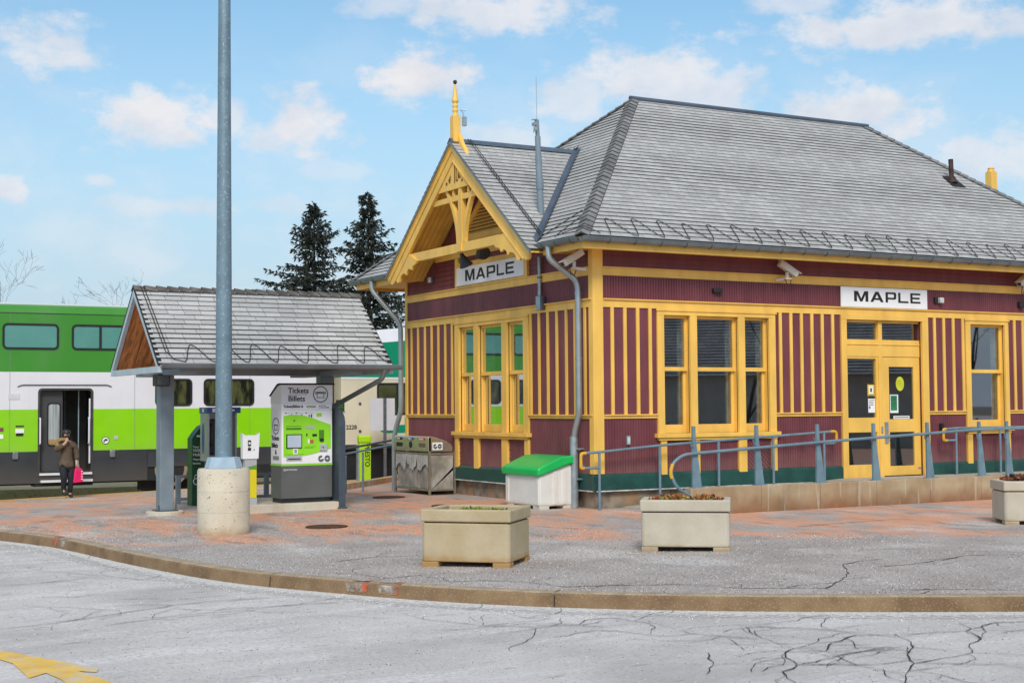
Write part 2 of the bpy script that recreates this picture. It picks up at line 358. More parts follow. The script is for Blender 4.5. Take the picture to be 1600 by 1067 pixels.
mixin(PLAZA, mulfac(zone, noise_fac(1.0, .44, .54, (1, .45, 1), .85, 8, (0, 0, .50), .66), noise_fac(9, .30, .50, (1, .5, 1), 1., 5, (0, 0, .5))), (.72, .325, .175))
mixin(PLAZA, mulfac(zone, noise_fac(3.5, .56, .68, (1, .4, 1), .55, 6, (0, 0, .5))), (.20, .17, .155))
mixin(PLAZA, mulfac(noise_fac(.8, .54, .68, (1, .6, 1), 1., 4), noise_fac(26, .44, .56, (1, 1, 1), .85, 4)), (.68, .66, .64))
ROADM = mat('salted_asphalt', (.48, .45, .435), .9, .1, .8, bump=.5, bscale=70, col2=(.60, .565, .545))
mixin(ROADM, noise_fac(34, .50, .64, (1, 1, 1), .6, 3, rough=.7), (.68, .65, .635))
mixin(ROADM, noise_fac(30, .56, .68, (1, 1, 1), .55, 3, rough=.7), (.19, .175, .168))
mixin(ROADM, mulfac(noise_fac(2.2, .48, .64, (.35, 1.6, 1), .6, 6, (0, 0, -.55)), noise_fac(24, .42, .58, (1, 1, 1), .9, 4)), (.78, .76, .75))
mixin(ROADM, noise_fac(.5, .52, .66, (1, 1, 1), .55, 6), (.36, .335, .315))
mixin(ROADM, noise_fac(6, .64, .70, (.5, 1.6, 1), .5, 5, (0, 0, -.55)), (.22, .20, .19))
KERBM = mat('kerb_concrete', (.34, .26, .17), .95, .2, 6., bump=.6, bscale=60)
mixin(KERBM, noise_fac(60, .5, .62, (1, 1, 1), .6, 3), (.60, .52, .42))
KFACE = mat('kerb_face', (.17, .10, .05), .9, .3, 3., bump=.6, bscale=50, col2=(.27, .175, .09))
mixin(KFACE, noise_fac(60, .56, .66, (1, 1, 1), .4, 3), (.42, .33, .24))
RAW = mat('terrain_dirt', (.20, .17, .13), .95, .3, .3)

# terrain to the horizon
mb = MB(); mb.face([(-900, -900, -1.6), (900, -900, -1.6), (900, 900, -1.6), (-900, 900, -1.6)])
struct(mb.build('terrain', RAW))
# road sheet (under the pavement too)
mb = MB(); xs = [-140, -60, -30, -20]+[-16+i for i in range(0, 33)]+[24, 40, 80, 140]; ys = [-140, -70, -40, -28]+[-22+i*1.3 for i in range(0, 30)]+[16.84]
for i in range(len(xs)-1):
    for j in range(len(ys)-1):
        q = [(xs[i], ys[j]), (xs[i+1], ys[j]), (xs[i+1], ys[j+1]), (xs[i], ys[j+1])]; mb.face([(x, y, g(x, y)-.12) for x, y in q])
struct(mb.build('road', ROADM, smooth=True))
# pavement: lofted from the kerb to the far side
mb = MB(); NB = 26; far = []
n = len(KS); sp = int(n*.62)
for i in range(n):
    if i < sp: t = i/sp; far.append((-11.55+t*51.5, 16.85))
    else: t = (i-sp)/(n-1-sp); far.append((39.95, 16.85-t*38))
for i in range(n-1):
    for j in range(NB):
        def pt(a, b):
            t = (b/NB)**1.4; x = KS[a][0]*(1-t)+far[a][0]*t; y = KS[a][1]*(1-t)+far[a][1]*t; return (x, y, g(x, y))
        mb.face([pt(i, j), pt(i+1, j), pt(i+1, j+1), pt(i, j+1)])
struct(mb.build('pavement', PLAZA, smooth=True))
# kerb: rounded top edge, joints every few metres
mb = MB()
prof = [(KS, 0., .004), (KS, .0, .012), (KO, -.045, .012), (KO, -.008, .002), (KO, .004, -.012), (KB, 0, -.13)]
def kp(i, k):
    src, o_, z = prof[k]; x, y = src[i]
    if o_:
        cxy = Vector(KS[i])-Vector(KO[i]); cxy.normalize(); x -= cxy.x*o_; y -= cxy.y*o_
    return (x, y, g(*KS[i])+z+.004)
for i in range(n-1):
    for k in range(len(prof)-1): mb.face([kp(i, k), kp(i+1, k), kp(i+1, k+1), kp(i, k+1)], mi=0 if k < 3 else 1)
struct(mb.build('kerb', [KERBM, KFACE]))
# salt and grit lying in the gutter along the kerb
SALT = mat('gutter_salt', (.62, .60, .58), .95, .15, 20.); n_, l_ = nodes_of(SALT); b_ = n_['Principled BSDF']; uvn = n_.new('ShaderNodeUVMap'); sp_ = n_.new('ShaderNodeSeparateXYZ'); l_.new(uvn.outputs[0], sp_.inputs[0])
nz_ = n_.new('ShaderNodeTexNoise'); nz_.inputs['Scale'].default_value = 16; nz_.inputs['Detail'].default_value = 7; nz_.inputs['Roughness'].default_value = .7; l_.new(next(x for x in n_ if x.type == 'TEX_COORD').outputs['Object'], nz_.inputs[0])
ma_ = n_.new('ShaderNodeMath'); ma_.operation = 'SUBTRACT'; l_.new(nz_.outputs['Fac'], ma_.inputs[0]); l_.new(sp_.outputs[1], ma_.inputs[1]); mr_ = n_.new('ShaderNodeMapRange'); l_.new(ma_.outputs[0], mr_.inputs[0]); mr_.inputs[1].default_value = -.05; mr_.inputs[2].default_value = .22; l_.new(mr_.outputs[0], b_.inputs['Alpha'])
KB2 = [tuple(Vector(b)+(Vector(b)-Vector(a)).normalized()*.42) for a, b in zip(KS, KO)]
mbs = MB()
for i in range(n-1): mbs.face([(*KB[i], g(*KB[i])-.116), (*KB[i+1], g(*KB[i+1])-.116), (*KB2[i+1], g(*KB2[i+1])-.116), (*KB2[i], g(*KB2[i])-.116)], uv=[(i, .12), (i+1, .12), (i+1, .55), (i, .55)])
struct(mbs.build('gutter_salt', SALT))
# painted marks and joints on the kerb
def kerb_at(px, py):
    i = min(range(n), key=lambda i: (KO[i][0]-px)**2+(KO[i][1]-py)**2); return i
mb = MB()
for (px, py, w, mi) in ((-7.98, .6, .10, 0), (-7.9, .3, .09, 1), (-6.75, -6.2, .13, 1), (-6.55, -6.55, .12, 1), (-6.7, -6.3, .04, 0), (-6.48, -6.62, .05, 0)):
    a = Vector((px, py)); i = kerb_at(px, py); t = (Vector(KO[min(i+1, n-1)])-Vector(KO[i-1])).normalized(); nv = (Vector(KS[i])-Vector(KO[i])).normalized(); o0 = Vector(KO[i])
    s0 = (a-o0).dot(t)
    for q in range(3):
        pass
    p = o0+t*s0
    z = g(*KS[i])
    A = [p-t*w+nv*.10, p+t*w*.8+nv*.11, p+t*w+nv*.006, p-t*w*1.1+nv*.004]
    mb.face([(v.x, v.y, z+.022) for v in A], mi=mi)
    B = [p-t*w*1.1-nv*.009, p+t*w-nv*.009, p+t*w*.7-nv*.022, p-t*w*.8-nv*.022]
    mb.face([(B[0].x, B[0].y, z-.004), (B[1].x, B[1].y, z-.004), (B[2].x, B[2].y, z-.085), (B[3].x, B[3].y, z-.085)], mi=mi)
ORANGE_P = mat('orange_marking_paint', (.62, .14, .07), .8, .25, 12.); GREYP = mat('grey_marking_paint', (.46, .42, .38), .9, .2, 10.)
for m_ in (ORANGE_P, GREYP):
    n_, l_ = nodes_of(m_); f_ = noise_fac(13 if m_ is ORANGE_P else 9, .40, .56, (1, 1, 1), .9, 6, rough=.7)(n_, l_, next(x for x in n_ if x.type == 'TEX_COORD').outputs['Object']); l_.new(f_, n_['Principled BSDF'].inputs['Alpha'])
struct(mb.build('kerb_paint', [ORANGE_P, GREYP]))
CRACKM = mat('crack_shadow', (.035, .033, .032), 1., .3, 10.)
mb = MB()
def jag(pts, zo, w, amp=.018, seg=.10):
    Q = []
    for a, b in zip(pts, pts[1:]):
        a = Vector(a); b = Vector(b); k = max(2, int((b-a).length/seg))
        for i in range(k):
            p = a.lerp(b, i/k)
            if i: p = p+Vector((random.uniform(-amp, amp), random.uniform(-amp, amp)))
            Q.append(p)
    Q.append(Vector(pts[-1])); prev = None
    for i, p in enumerate(Q):
        d = (Q[min(i+1, len(Q)-1)]-Q[max(0, i-1)])
        if d.length < 1e-6: d = Vector((1, 0))
        nn = Vector((-d.y, d.x)).normalized()*(w*random.uniform(.35, 1.2)*(.4 if i in (0, len(Q)-1) else 1)*(.55+1.3*abs((d.normalized()).x))); z = g(p.x, p.y)+zo
        cur = ((p.x-nn.x, p.y-nn.y, z), (p.x+nn.x, p.y+nn.y, z))
        if prev: mb.face([prev[0], prev[1], cur[1], cur[0]])
        prev = cur
ROAD_CRACKS = [[[-10.06, -6.34], [-9.62, -6.29], [-9.13, -6.11], [-8.77, -5.96], [-8.42, -5.82], [-8.0, -5.77], [-7.49, -5.87]], [[-9.33, -2.0], [-8.91, -2.09], [-8.66, -2.58], [-8.39, -3.08], [-8.18, -3.65], [-7.9, -3.99]], [[-9.53, -3.23], [-9.17, -3.3], [-8.86, -3.21], [-8.4, -3.21]], [[-8.4, 1.73], [-8.25, 0.07], [-8.2, -1.3], [-8.11, -2.55]], [[-8.46, -6.09], [-8.19, -6.38], [-7.79, -6.43], [-7.01, -6.59]], [[-9.26, -6.7], [-8.83, -6.57], [-8.64, -6.75]], [[-6.86, -7.58], [-6.86, -7.98], [-6.73, -8.29], [-6.6, -8.59], [-6.4, -8.79], [-6.16, -8.9], [-5.92, -8.99], [-5.75, -8.82], [-5.53, -8.85], [-5.45, -9.12], [-5.37, -9.3], [-5.43, -9.68]], [[-6.11, -7.99], [-6.1, -8.44], [-5.95, -8.55]], [[-5.42, -9.69], [-5.45, -9.91], [-5.33, -10.14], [-5.16, -10.38]], [[-4.88, -9.87], [-5.06, -10.19], [-5.18, -10.61], [-5.2, -10.86], [-5.11, -11.09], [-5.16, -11.27]], [[-5.2, -10.86], [-5.38, -10.96], [-5.51, -11.12], [-5.63, -11.39], [-5.45, -11.37], [-5.16, -11.27], [-4.88, -11.24], [-4.65, -11.31], [-4.6, -11.44]], [[-5.11, -11.09], [-4.91, -10.9], [-4.45, -10.69], [-4.17, -10.82], [-4.28, -11.07], [-4.47, -11.32], [-4.72, -11.51], [-4.93, -11.79], [-5.18, -11.98], [-5.46, -12.24], [-5.79, -12.56]], [[-5.63, -11.39], [-5.87, -11.51], [-6.03, -11.82], [-6.22, -12.16]], [[-5.16, -11.27], [-5.3, -11.62], [-5.29, -11.88], [-5.24, -12.02]], [[-4.93, -11.79], [-4.74, -11.78], [-4.29, -11.72], [-4.04, -11.46], [-3.79, -11.34], [-3.6, -11.03], [-3.92, -10.94], [-4.17, -10.82]], [[-5.13, -11.99], [-5.08, -12.19], [-5.13, -12.45], [-5.17, -12.75]], [[-4.88, -9.87], [-4.64, -10.1], [-4.44, -10.38], [-4.37, -10.68]], [[-3.6, -11.03], [-3.11, -10.87], [-2.8, -11.02]], [[-5.84, -10.64], [-6.11, -11.06], [-6.34, -11.29]]]
WALK_CRACKS = [[[-6.61, -5.31], [-6.42, -5.59], [-6.35, -6.06], [-5.97, -6.02], [-5.95, -6.67], [-5.61, -6.83], [-5.38, -7.19], [-5.25, -7.68], [-4.92, -7.81], [-4.31, -8.16], [-3.99, -8.73], [-3.68, -8.96], [-3.4, -9.17], [-2.85, -8.79], [-2.47, -8.46], [-2.03, -7.89], [-1.7, -7.78], [-1.34, -7.79]], [[-1.89, -8.24], [-1.48, -8.31], [-0.83, -8.19], [-0.47, -8.08], [0.09, -8.35]], [[0.43, -4.31], [1.49, -4.19], [2.36, -4.12], [2.55, -4.66], [2.3, -5.38], [2.86, -5.96]], [[-1.06, -6.96], [-0.5, -7.16], [-0.15, -7.69], [0.26, -8.23]], [[-3.01, -9.62], [-2.64, -9.79], [-2.11, -10.29]], [[-6.23, -4.37], [-5.63, -4.2], [-5.18, -4.39]]]
ARROW = [[-10.37, -7.01], [-10.25, -7.47], [-10.15, -7.71], [-10.03, -8.03], [-9.9, -8.33], [-9.79, -8.71], [-9.83, -8.82], [-9.93, -8.7], [-9.87, -8.99], [-9.82, -9.32], [-9.84, -9.59], [-10.1, -9.42], [-10.1, -8.95], [-10.14, -8.64], [-10.28, -8.77], [-10.27, -8.11], [-10.4, -7.54]]
for l_ in ROAD_CRACKS: jag(l_, -.112, .0042)
for l_ in WALK_CRACKS: jag(l_, .004, .0055)
rc = random.Random(4)
def wander(x, y, a, k, step=.16):
    out = [(x, y)]
    for _ in range(k): a += rc.gauss(0, .42); x += step*math.cos(a); y += step*math.sin(a); out.append((x, y))
    return out
for l_ in ROAD_CRACKS:            # fine side cracks branching off the main ones
    for p_ in l_[1:-1]:
        for _ in range(2):
            if rc.random() < .62: jag(wander(p_[0], p_[1], rc.uniform(0, 6.28), rc.randint(2, 6)), -.1122, .0024, .012)
for _ in range(26): x_ = rc.uniform(-9.8, -3.2); jag(wander(x_, -3.2-(x_+9.8)*1.25+rc.uniform(-2.2, .2), rc.uniform(-.9, .3), rc.randint(4, 11)), -.1122, .0026, .012)
for l_ in WALK_CRACKS:
    for p_ in l_[1:-1]:
        if rc.random() < .7: jag(wander(p_[0], p_[1], rc.uniform(0, 6.28), rc.randint(2, 6)), .0042, .0028, .012)
# expansion joints across the kerb
for px, py in ((-7.05, -5.2), (-5.6, -7.95)):
    i = kerb_at(px, py); a = Vector(KS[i]); b = Vector(KO[i]); nv = (b-a).normalized(); t = Vector((nv.y, -nv.x))*.005; z = g(*KS[i])
    q = [a-t, a+t, b+t-nv*.01, b-t-nv*.01]; mb.face([(v.x, v.y, z+.021) for v in q])
    q = [b-t+nv*.012, b+t+nv*.012]; q2 = [b+t*1.2+nv*.026, b-t*1.2+nv*.026]
    mb.face([(v.x, v.y, z-.008) for v in q]+[(v.x, v.y, z-.11) for v in q2])
struct(mb.build('surface_cracks', CRACKM))
ROADYEL = mat('worn_yellow_marking', (.80, .50, .08), .85, .12, 4.)
mixin(ROADYEL, noise_fac(5, .50, .66, (1, .5, 1), .75, 7, (0, 0, .5), .65), (.60, .55, .48)); mixin(ROADYEL, noise_fac(30, .54, .62, (1, 1, 1), .7, 4), (.52, .49, .47))
bm = bmesh.new(); vs = [bm.verts.new((x, y, g(x, y)-.114)) for x, y in ARROW]; bm.faces.new(vs); bmesh.ops.triangulate(bm, faces=bm.faces)
me = bpy.data.meshes.new('arrow_marking'); bm.to_mesh(me); bm.free(); me.materials.append(ROADYEL)
o = bpy.data.objects.new('arrow_marking', me); COL.objects.link(o); struct(o)
# platform edge, track bed, bank beyond the train
EDGE = mat('platform_edge_paint', (.62, .32, .05), .85, .35, 3., col2=(.74, .42, .09)); mixin(EDGE, noise_fac(5, .5, .66, (1, 1, 1), .6), (.42, .33, .24))
mb = MB()
for x0, x1 in [(-40, -12)]+[(-12+i*2, -10+i*2) for i in range(26)]:
    za, zb = g(x0, 16.8), g(x1, 16.8)
    mb.face([(x0, 16.5, za+.006), (x1, 16.5, zb+.006), (x1, 16.86, zb+.010), (x0, 16.86, za+.010)])
    mb.face([(x0, 16.86, za+.010), (x1, 16.86, zb+.010), (x1, 16.86, -1.3), (x0, 16.86, -1.3)])
struct(mb.build('platform_edge', EDGE))
BALL = mat('ballast', (.20, .17, .14), .95, .5, 18., bump=1., bscale=14)
mb = MB(); mb.face([(-140, 16.87, -.95), (140, 16.87, -.95), (140, 20.6, -.95), (-140, 20.6, -.95)]); struct(mb.build('track_bed', BALL))
BANK = mat('dry_grass_bank', (.60, .46, .25), .95, .4, 7., bump=1., bscale=22, col2=(.68, .52, .29)); mixin(BANK, noise_fac(9, .57, .64, (1, 1, 1), .35, 5), (.20, .15, .08))
mb = MB(); xs = [-140+i*4 for i in range(71)]; prof2 = [(20.5, -.96), (20.8, -.50), (23, -.47), (28, -.35), (60, .2), (300, .3)]
for i in range(70):
    for k in range(5):
        def bp(ii, kk): y, z = prof2[kk]; return (xs[ii], y, z+(.03*math.sin(ii*1.7+kk*2.1) if 0 < kk < 4 else 0))
        mb.face([bp(i, k), bp(i+1, k), bp(i+1, k+1), bp(i, k+1)])
struct(mb.build('grass_bank', BANK, smooth=True))
KTAN = mat('tan_kerb', (.50, .38, .24), .9, .2, 4.); mixin(KTAN, noise_fac(1.2, .46, .6, (1, 1, 1), .8), (.60, .28, .06))
mb = MB(); a = Vector((-1.1, 8.35)); b = Vector((4.4, 16.4)); d = (b-a).normalized(); nn = Vector((-d.y, d.x))*.11
for i in range(8):
    p, q = a.lerp(b, i/8), a.lerp(b, (i+.985)/8); zp, zq = g(*p), g(*q)
    lo = [p-nn, p+nn, q+nn, q-nn]; zz = [zp, zp, zq, zq]
    B0 = [(v.x, v.y, z-.1) for v, z in zip(lo, zz)]; B1 = [(v.x, v.y, z+.13) for v, z in zip(lo, zz)]
    mb.face(B1)
    for k in range(4): mb.face([B0[k], B0[(k+1) % 4], B1[(k+1) % 4], B1[k]])
struct(mb.build('path_kerb', KTAN))
# ------------------------------------------------------------------ station building
ST = thing('station_building', 'maroon and yellow wooden railway station with a grey shingled hip roof', 'building')
FX = lambda a, d, z: (a, -d, z)          # front wall: along, outward, up
LX = lambda a, d, z: (-d, a, z)          # left (gable) wall
WX1, WY1 = 12.3, 6.98
FH = [(1.335, 1.86, 1.17, 3.1), (2.0, 2.86, 1.17, 3.1), (3.0, 3.52, 1.17, 3.1), (5.27, 7.09, .30, 3.12), (8.33, 9.24, 1.17, 3.1), (10.6, 11.5, 1.17, 3.1)]
LH = [(2.2, 2.79, 1.17, 3.1), (2.97, 3.85, 1.17, 3.1), (4.03, 4.62, 1.17, 3.1)]
INNER = mat('inner_plaster', (.34, .34, .33), .8, .08, 2.)
FLOORM = mat('inner_floor', (.14, .13, .12), .5, .2, 3.)
def core(xf, a0, a1, z0, z1, holes, d0, d1):
    mb = MB(xf); brk = sorted({a0, a1}|{h[0] for h in holes}|{h[1] for h in holes})
    for p, q in zip(brk, brk[1:]):
        hs = [h for h in holes if h[0] <= p+1e-6 and h[1] >= q-1e-6]
        if not hs: mb.box(p, q, d0, d1, z0, z1)
        else:
            h = hs[0]
            if h[2] > z0: mb.box(p, q, d0, d1, z0, h[2])
            mb.box(p, q, d0, d1, h[3], z1)
    return mb
core(FX, 0.02, WX1, .28, 4.2, FH, -.24, -.004).build('wall', MAROON, ST)
core(LX, .25, WY1-.02, .28, 4.2, LH, -.24, -.004).build('wall', MAROON, ST)
mb = MB(); mb.box(.24, WX1, WY1-.2, WY1, .28, 4.2); mb.box(WX1-.2, WX1-.001, .0, WY1-.21, .28, 4.2); mb.build('wall', MAROON, ST)
mb = MB(); mb.box(.25, WX1-.21, .25, WY1-.21, .2, .3); mb.box(.25, WX1-.21, .25, WY1-.21, 3.9, 4.0, mi=1); mb.box(5.0, 5.1, .9, WY1-.3, .3, 3.9, mi=1); mb.box(.25, .26, .25, 2.19, .3, 3.9, mi=1); mb.box(.25, .26, 4.63, WY1-.21, .3, 3.9, mi=1); mb.box(.261, WX1-.213, WY1-.212, WY1-.202, .3, 3.9, mi=1); mb.box(WX1-.212, WX1-.202, .25, WY1-.213, .3, 3.9, mi=1); mb.build('interior', [FLOORM, INNER], ST)
mb = MB(); mb.box(.03, WX1, .03, WY1, -.8, .279); mb.build('foundation', FOUND, ST, bev=.01)
# grooved panels (tongue and groove boards as real grooves)
def grooves(xf, a0, a1, z0, z1, pitch, d=.012, horiz=False, gw=.018, gd=.016):
    mb = MB(xf); lo, hi = (z0, z1) if horiz else (a0, a1); k = max(1, round((hi-lo)/pitch)); p = (hi-lo)/k
    pr = [(lo, 0)]
    for i in range(k):
        s = lo+i*p
        if horiz: pr += [(s, d+.012), (s+p, d)]
        else: pr += [(s+gw*.5, d), (s+p-gw*.5, d), (s+p, d-gd)]
    pr.append((hi, 0))
    for (s, e), (s2, e2) in zip(pr, pr[1:]):
        if horiz: mb.face([(a0, e, s), (a1, e, s), (a1, e2, s2), (a0, e2, s2)])
        else: mb.face([(s, e, z0), (s2, e2, z0), (s2, e2, z1), (s, e, z1)])
    return mb
def battens(xf, a0, a1, z0, z1, pos, w=.06, name='batten_panel'):
    mb = MB(xf); mb.mi = 0; mb.box(a0, a1, -.003, .012, z0, z1)
    for p in pos: mb.box(p, p+w, .0125, .034, z0, z1, mi=1)
    mb.build(name, [MAROON, YELLOW], ST)
DZ0, DZ1 = .545, 1.42          # dado boards
def dado(xf, a0, a1): grooves(xf, a0, a1, DZ0, DZ1, .052).build('dado_panel', MAROON, ST)
# front
BZ0, BZ1 = 1.488, 3.2
battens(FX, .16, 1.2, BZ0, BZ1, (.303, .548, .796, 1.037))
battens(FX, 3.66, 5.14, BZ0, BZ1, (3.75, 3.985, 4.22, 4.455, 4.69, 4.93))
battens(FX, 7.24, 8.2, BZ0, BZ1, (7.39, 7.625, 7.868, 8.115))
battens(FX, 9.34, 10.47, BZ0, BZ1, (9.49, 9.72, 9.96, 10.2))
battens(FX, 11.63, 12.2, BZ0, BZ1, (11.75, 12.0))
for p, q in ((.16, 1.25), (3.66, 5.14), (7.24, 8.2), (9.34, 10.47), (11.63, 12.2)): dado(FX, p, q)
# left
battens(LX, .02, 2.03, BZ0, BZ1, (.2, .50, .77, 1.07, 1.36, 1.65, 1.93))
battens(LX, 4.79, 6.9, BZ0, BZ1, (4.90, 5.185, 5.48, 5.77, 6.07, 6.38, 6.68))
dado(LX, .02, 2.03); dado(LX, 4.79, 6.9)
# frieze boards
grooves(FX, .16, 12.2, 3.34, 3.71, .052, .018).build('frieze_panel', MAROON, ST)
grooves(LX, .02, 6.9, 3.34, 3.71, .052, .018).build('frieze_panel', MAROON, ST)
grooves(LX, .02, 6.9, 3.85, 4.40, .092, .004, True).build('lap_siding', MAROON, ST)
grooves(FX, .16, 12.2, 3.85, 4.13, .09, .004, True).build('lap_siding', MAROON, ST)
# yellow bands and ledges
def band(xf, a0, a1, z0, z1, d=.03, ledge=.0):
    mb = MB(xf); mb.box(a0, a1, 0, d, z0, z1-(.022 if ledge else 0))
    if ledge: mb.box(a0, a1, 0, d+ledge, z1-.0215, z1)
    mb.build('trim_band', YELLOW, ST, bev=.003)
for z0, z1, lg in ((3.2, 3.34, .03), (3.71, 3.85, .022)):
    band(FX, .162, 12.2, z0, z1, .032, lg); band(LX, .0, 6.9, z0, z1, .032, lg)
for p, q in ((.162, 1.2), (3.66, 5.14), (7.24, 8.2), (9.34, 10.47), (11.63, 12.2)): band(FX, p, q, 1.42, 1.488, .03, .025)
band(LX, 0., 2.03, 1.42, 1.488, .03, .025); band(LX, 4.79, 6.9, 1.42, 1.488, .03, .025)
mb = MB(FX); mb.box(-.036, .16, -.1, .036, .545, 4.13); mb.build('corner_post', YELLOW, ST, bev=.006)
mb = MB(LX); mb.box(6.9, 7.0, -.1, .036, .545, 4.13); mb.build('corner_post', YELLOW, ST, bev=.006)
mb = MB(FX); mb.box(12.2, 12.34, -.1, .036, .545, 4.13); mb.build('corner_post', YELLOW, ST, bev=.006)
# green skirting with a sloped top
for xf, a0, a1 in ((FX, -.06, 12.36), (LX, -.06+.06, 7.02)):
    segs = [(a0, 5.13), (7.25, a1)] if xf is FX else [(a0, a1)]
    for p, q in segs:
        mb = MB(xf); mb.prism([(p, -.02, .29), (p, .05, .29), (p, .05, .51), (p, .015, .543), (p, -.02, .543)], Vector(xf(q, 0, 0))-Vector(xf(p, 0, 0)) if False else (q-p, 0, 0))
        mb.build('skirting', GREEN_SK, ST, bev=.004)
CHIP = mat('flashing_white', (.55, .58, .56), .7, .3, 8.)
mb = MB(FX); mb.box(.0, 5.12, .02, .055, .268, .286); mb.build('flashing', CHIP, ST)
mb = MB(LX); mb.box(.0, 7.0, .02, .055, .268, .286); mb.build('flashing', CHIP, ST)

# ---- windows
def window(xf, a0, a1, ops, casings, zt=3.2, sill=(1.10, 1.17), lab=None):
    e = .040 if xf is LX else 0; sw = .036 if xf is LX else .05
    w = MB(xf)
    for p, q in casings: w.box(p, q, -.02, .045, 1.17, 3.1)
    w.box(a0, a1, -.02, .045, 3.1, 3.199); w.box(a0-.02, a1+.02, .046, .062, 3.165, 3.195)
    fr = w.build('window', YELLOW, ST, bev=.004, label=lab)
    s = MB(xf); s.box(a0-.05, a1+.05, -.02, .10, sill[0], sill[1]-.001); s.box(a0, a1, -.02, .07, sill[0]-.045, sill[0]-.002); s.build('sill', YELLOW, fr, bev=.006)
    for p, q in ops:
        m = MB(xf)
        # upper sash (outer), lower sash (inner)
        for z0, z1, d, bot, top in ((2.19, 3.1, -.055, .065, .045), (1.17, 2.26, -.105, .14, .06)):
            d += e; m.box(p, p+sw, d-.04, d, z0, z1); m.box(q-sw, q, d-.04, d, z0, z1)
            m.box(p+sw+.0002, q-sw-.0002, d-.04, d-.001, z0, z0+bot); m.box(p+sw+.0002, q-sw-.0002, d-.04, d-.001, z1-top, z1)
        # jamb lining
        m.box(p+.0006, p+.0045, -.235, -.021, 1.172, 3.098); m.box(q-.0045, q-.0006, -.235, -.021, 1.172, 3.098); m.box(p+.005, q-.005, -.235, -.021, 3.094, 3.099)
        m.build('sash', YELLOW, fr, bev=.003)
        MB(xf).box(q-.030, q-.0050, -.30, -.15, 1.175, 3.09).build('inner_reveal', CHIP, fr)
        gm = MB(xf)
        gm.face([(p+sw-.005, e-.078, 2.25), (q-sw+.005, e-.078, 2.25), (q-sw+.005, e-.078, 3.06), (p+sw-.005, e-.078, 3.06)])
        gm.face([(p+sw-.005, e-.128, 1.30), (q-sw+.005, e-.128, 1.30), (q-sw+.005, e-.128, 2.21), (p+sw-.005, e-.128, 2.21)])
        gm.build('pane', GLASS if xf is FX else GLASS_M, fr)
    return fr
window(FX, 1.2, 3.66, [(1.335, 1.86), (2.0, 2.86), (3.0, 3.52)], [(1.2, 1.335), (1.86, 2.0), (2.86, 3.0), (3.52, 3.66)], lab='triple sash window left of the door')
window(FX, 8.2, 9.34, [(8.33, 9.24)], [(8.2, 8.33), (9.24, 9.34)], lab='single sash window right of the door')
window(FX, 10.47, 11.63, [(10.6, 11.5)], [(10.47, 10.6), (11.5, 11.63)])
window(LX, 2.03, 4.79, [(2.2, 2.79), (2.97, 3.85), (4.03, 4.62)], [(2.03, 2.2), (2.79, 2.97), (3.85, 4.03), (4.62, 4.79)], lab='triple sash window under the gable')
# pilasters and panels under the windows
def under(xf, pil, flip):
    for p, q in pil: MB(xf).box(p, q, -.003, .05, .50, 1.054).build('pilaster', YELLOW, ST, bev=.005)
    for k, ((_, p), (q, _)) in enumerate(zip(pil, pil[1:])):
        if k == 1 or len(pil) == 2 or (flip and k == 0): grooves(xf, p, q, .545, 1.06, .042).build('dado_panel', MAROON, ST); continue
        # diagonal boards, clipped to the bay
        m = MB(xf); m.box(p, q, -.003, .006, .545, 1.06); st = .075; w_, h_ = q-p, 1.055-.545; c = -h_
        while c < w_:
            pts = []
            for t in [i/24 for i in range(25)]:
                z = t*h_; x = c+z
                if 0 <= x <= w_: pts.append((x, z))
            if len(pts) > 1:
                (xa, za), (xb, zb) = pts[0], pts[-1]
                sgn = (lambda x: q-x) if k == 2 else (lambda x: p+x)
                m.beam((sgn(xa), .008, .548+za), (sgn(xb), .008, .548+zb), .016, .04, up=(0, 1, 0) if False else (1, 0, -1) if k != 2 else (1, 0, 1))
            c += st
        m.build('chevron_panel', MAROON, ST)
under(FX, [(1.25, 1.365), (1.88, 2.03), (2.84, 3.01), (3.55, 3.66)], True)
under(FX, [(8.2, 8.33), (9.24, 9.34)], False)
under(FX, [(10.47, 10.6), (11.5, 11.63)], False)
under(LX, [(2.03, 2.17), (2.76, 2.98), (3.84, 4.03), (4.65, 4.79)], False)

# ---- entrance
dm = MB(FX)
dm.box(5.14, 5.268, -.02, .05, .30, 3.12); dm.box(7.09, 7.24, -.02, .05, .30, 3.12); dm.box(5.14, 7.24, -.02, .05, 3.121, 3.199)
dm.box(5.269, 7.089, -.12, -.03, 2.47, 2.775); dm.box(5.269, 7.089, -.029, -.015, 2.68, 2.70)
dm.box(6.075, 6.165, -.12, -.02, .30, 3.12); dm.box(5.269, 6.074, -.12, -.04, 3.08, 3.12); dm.box(6.166, 7.089, -.12, -.04, 3.08, 3.12)
dm.box(5.269, 5.32, -.12, -.04, .30, 2.468); dm.box(6.03, 6.0745, -.12, -.04, .30, 2.468); dm.box(5.3205, 6.0295, -.12, -.04, .30, .545); dm.box(5.3205, 6.0295, -.12, -.04, 1.12, 1.38); dm.box(5.3205, 6.0295, -.12, -.04, 2.43, 2.468)
EN = dm.build('entrance_frame', YELLOW, ST, bev=.004)
m = MB(FX)
for a0, a1, z0, z1 in ((5.269, 6.075, 2.776, 3.08), (6.165, 7.09, 2.776, 3.08), (5.32, 6.03, 1.38, 2.43), (5.32, 6.03, .545, 1.12)): m.face([(a0, -.085, z0), (a1, -.085, z0), (a1, -.085, z1), (a0, -.085, z1)])
m.build('pane', GLASS, EN)
m = MB(FX); z0, z1 = .335, 2.462; a0, a1 = 6.172, 7.083
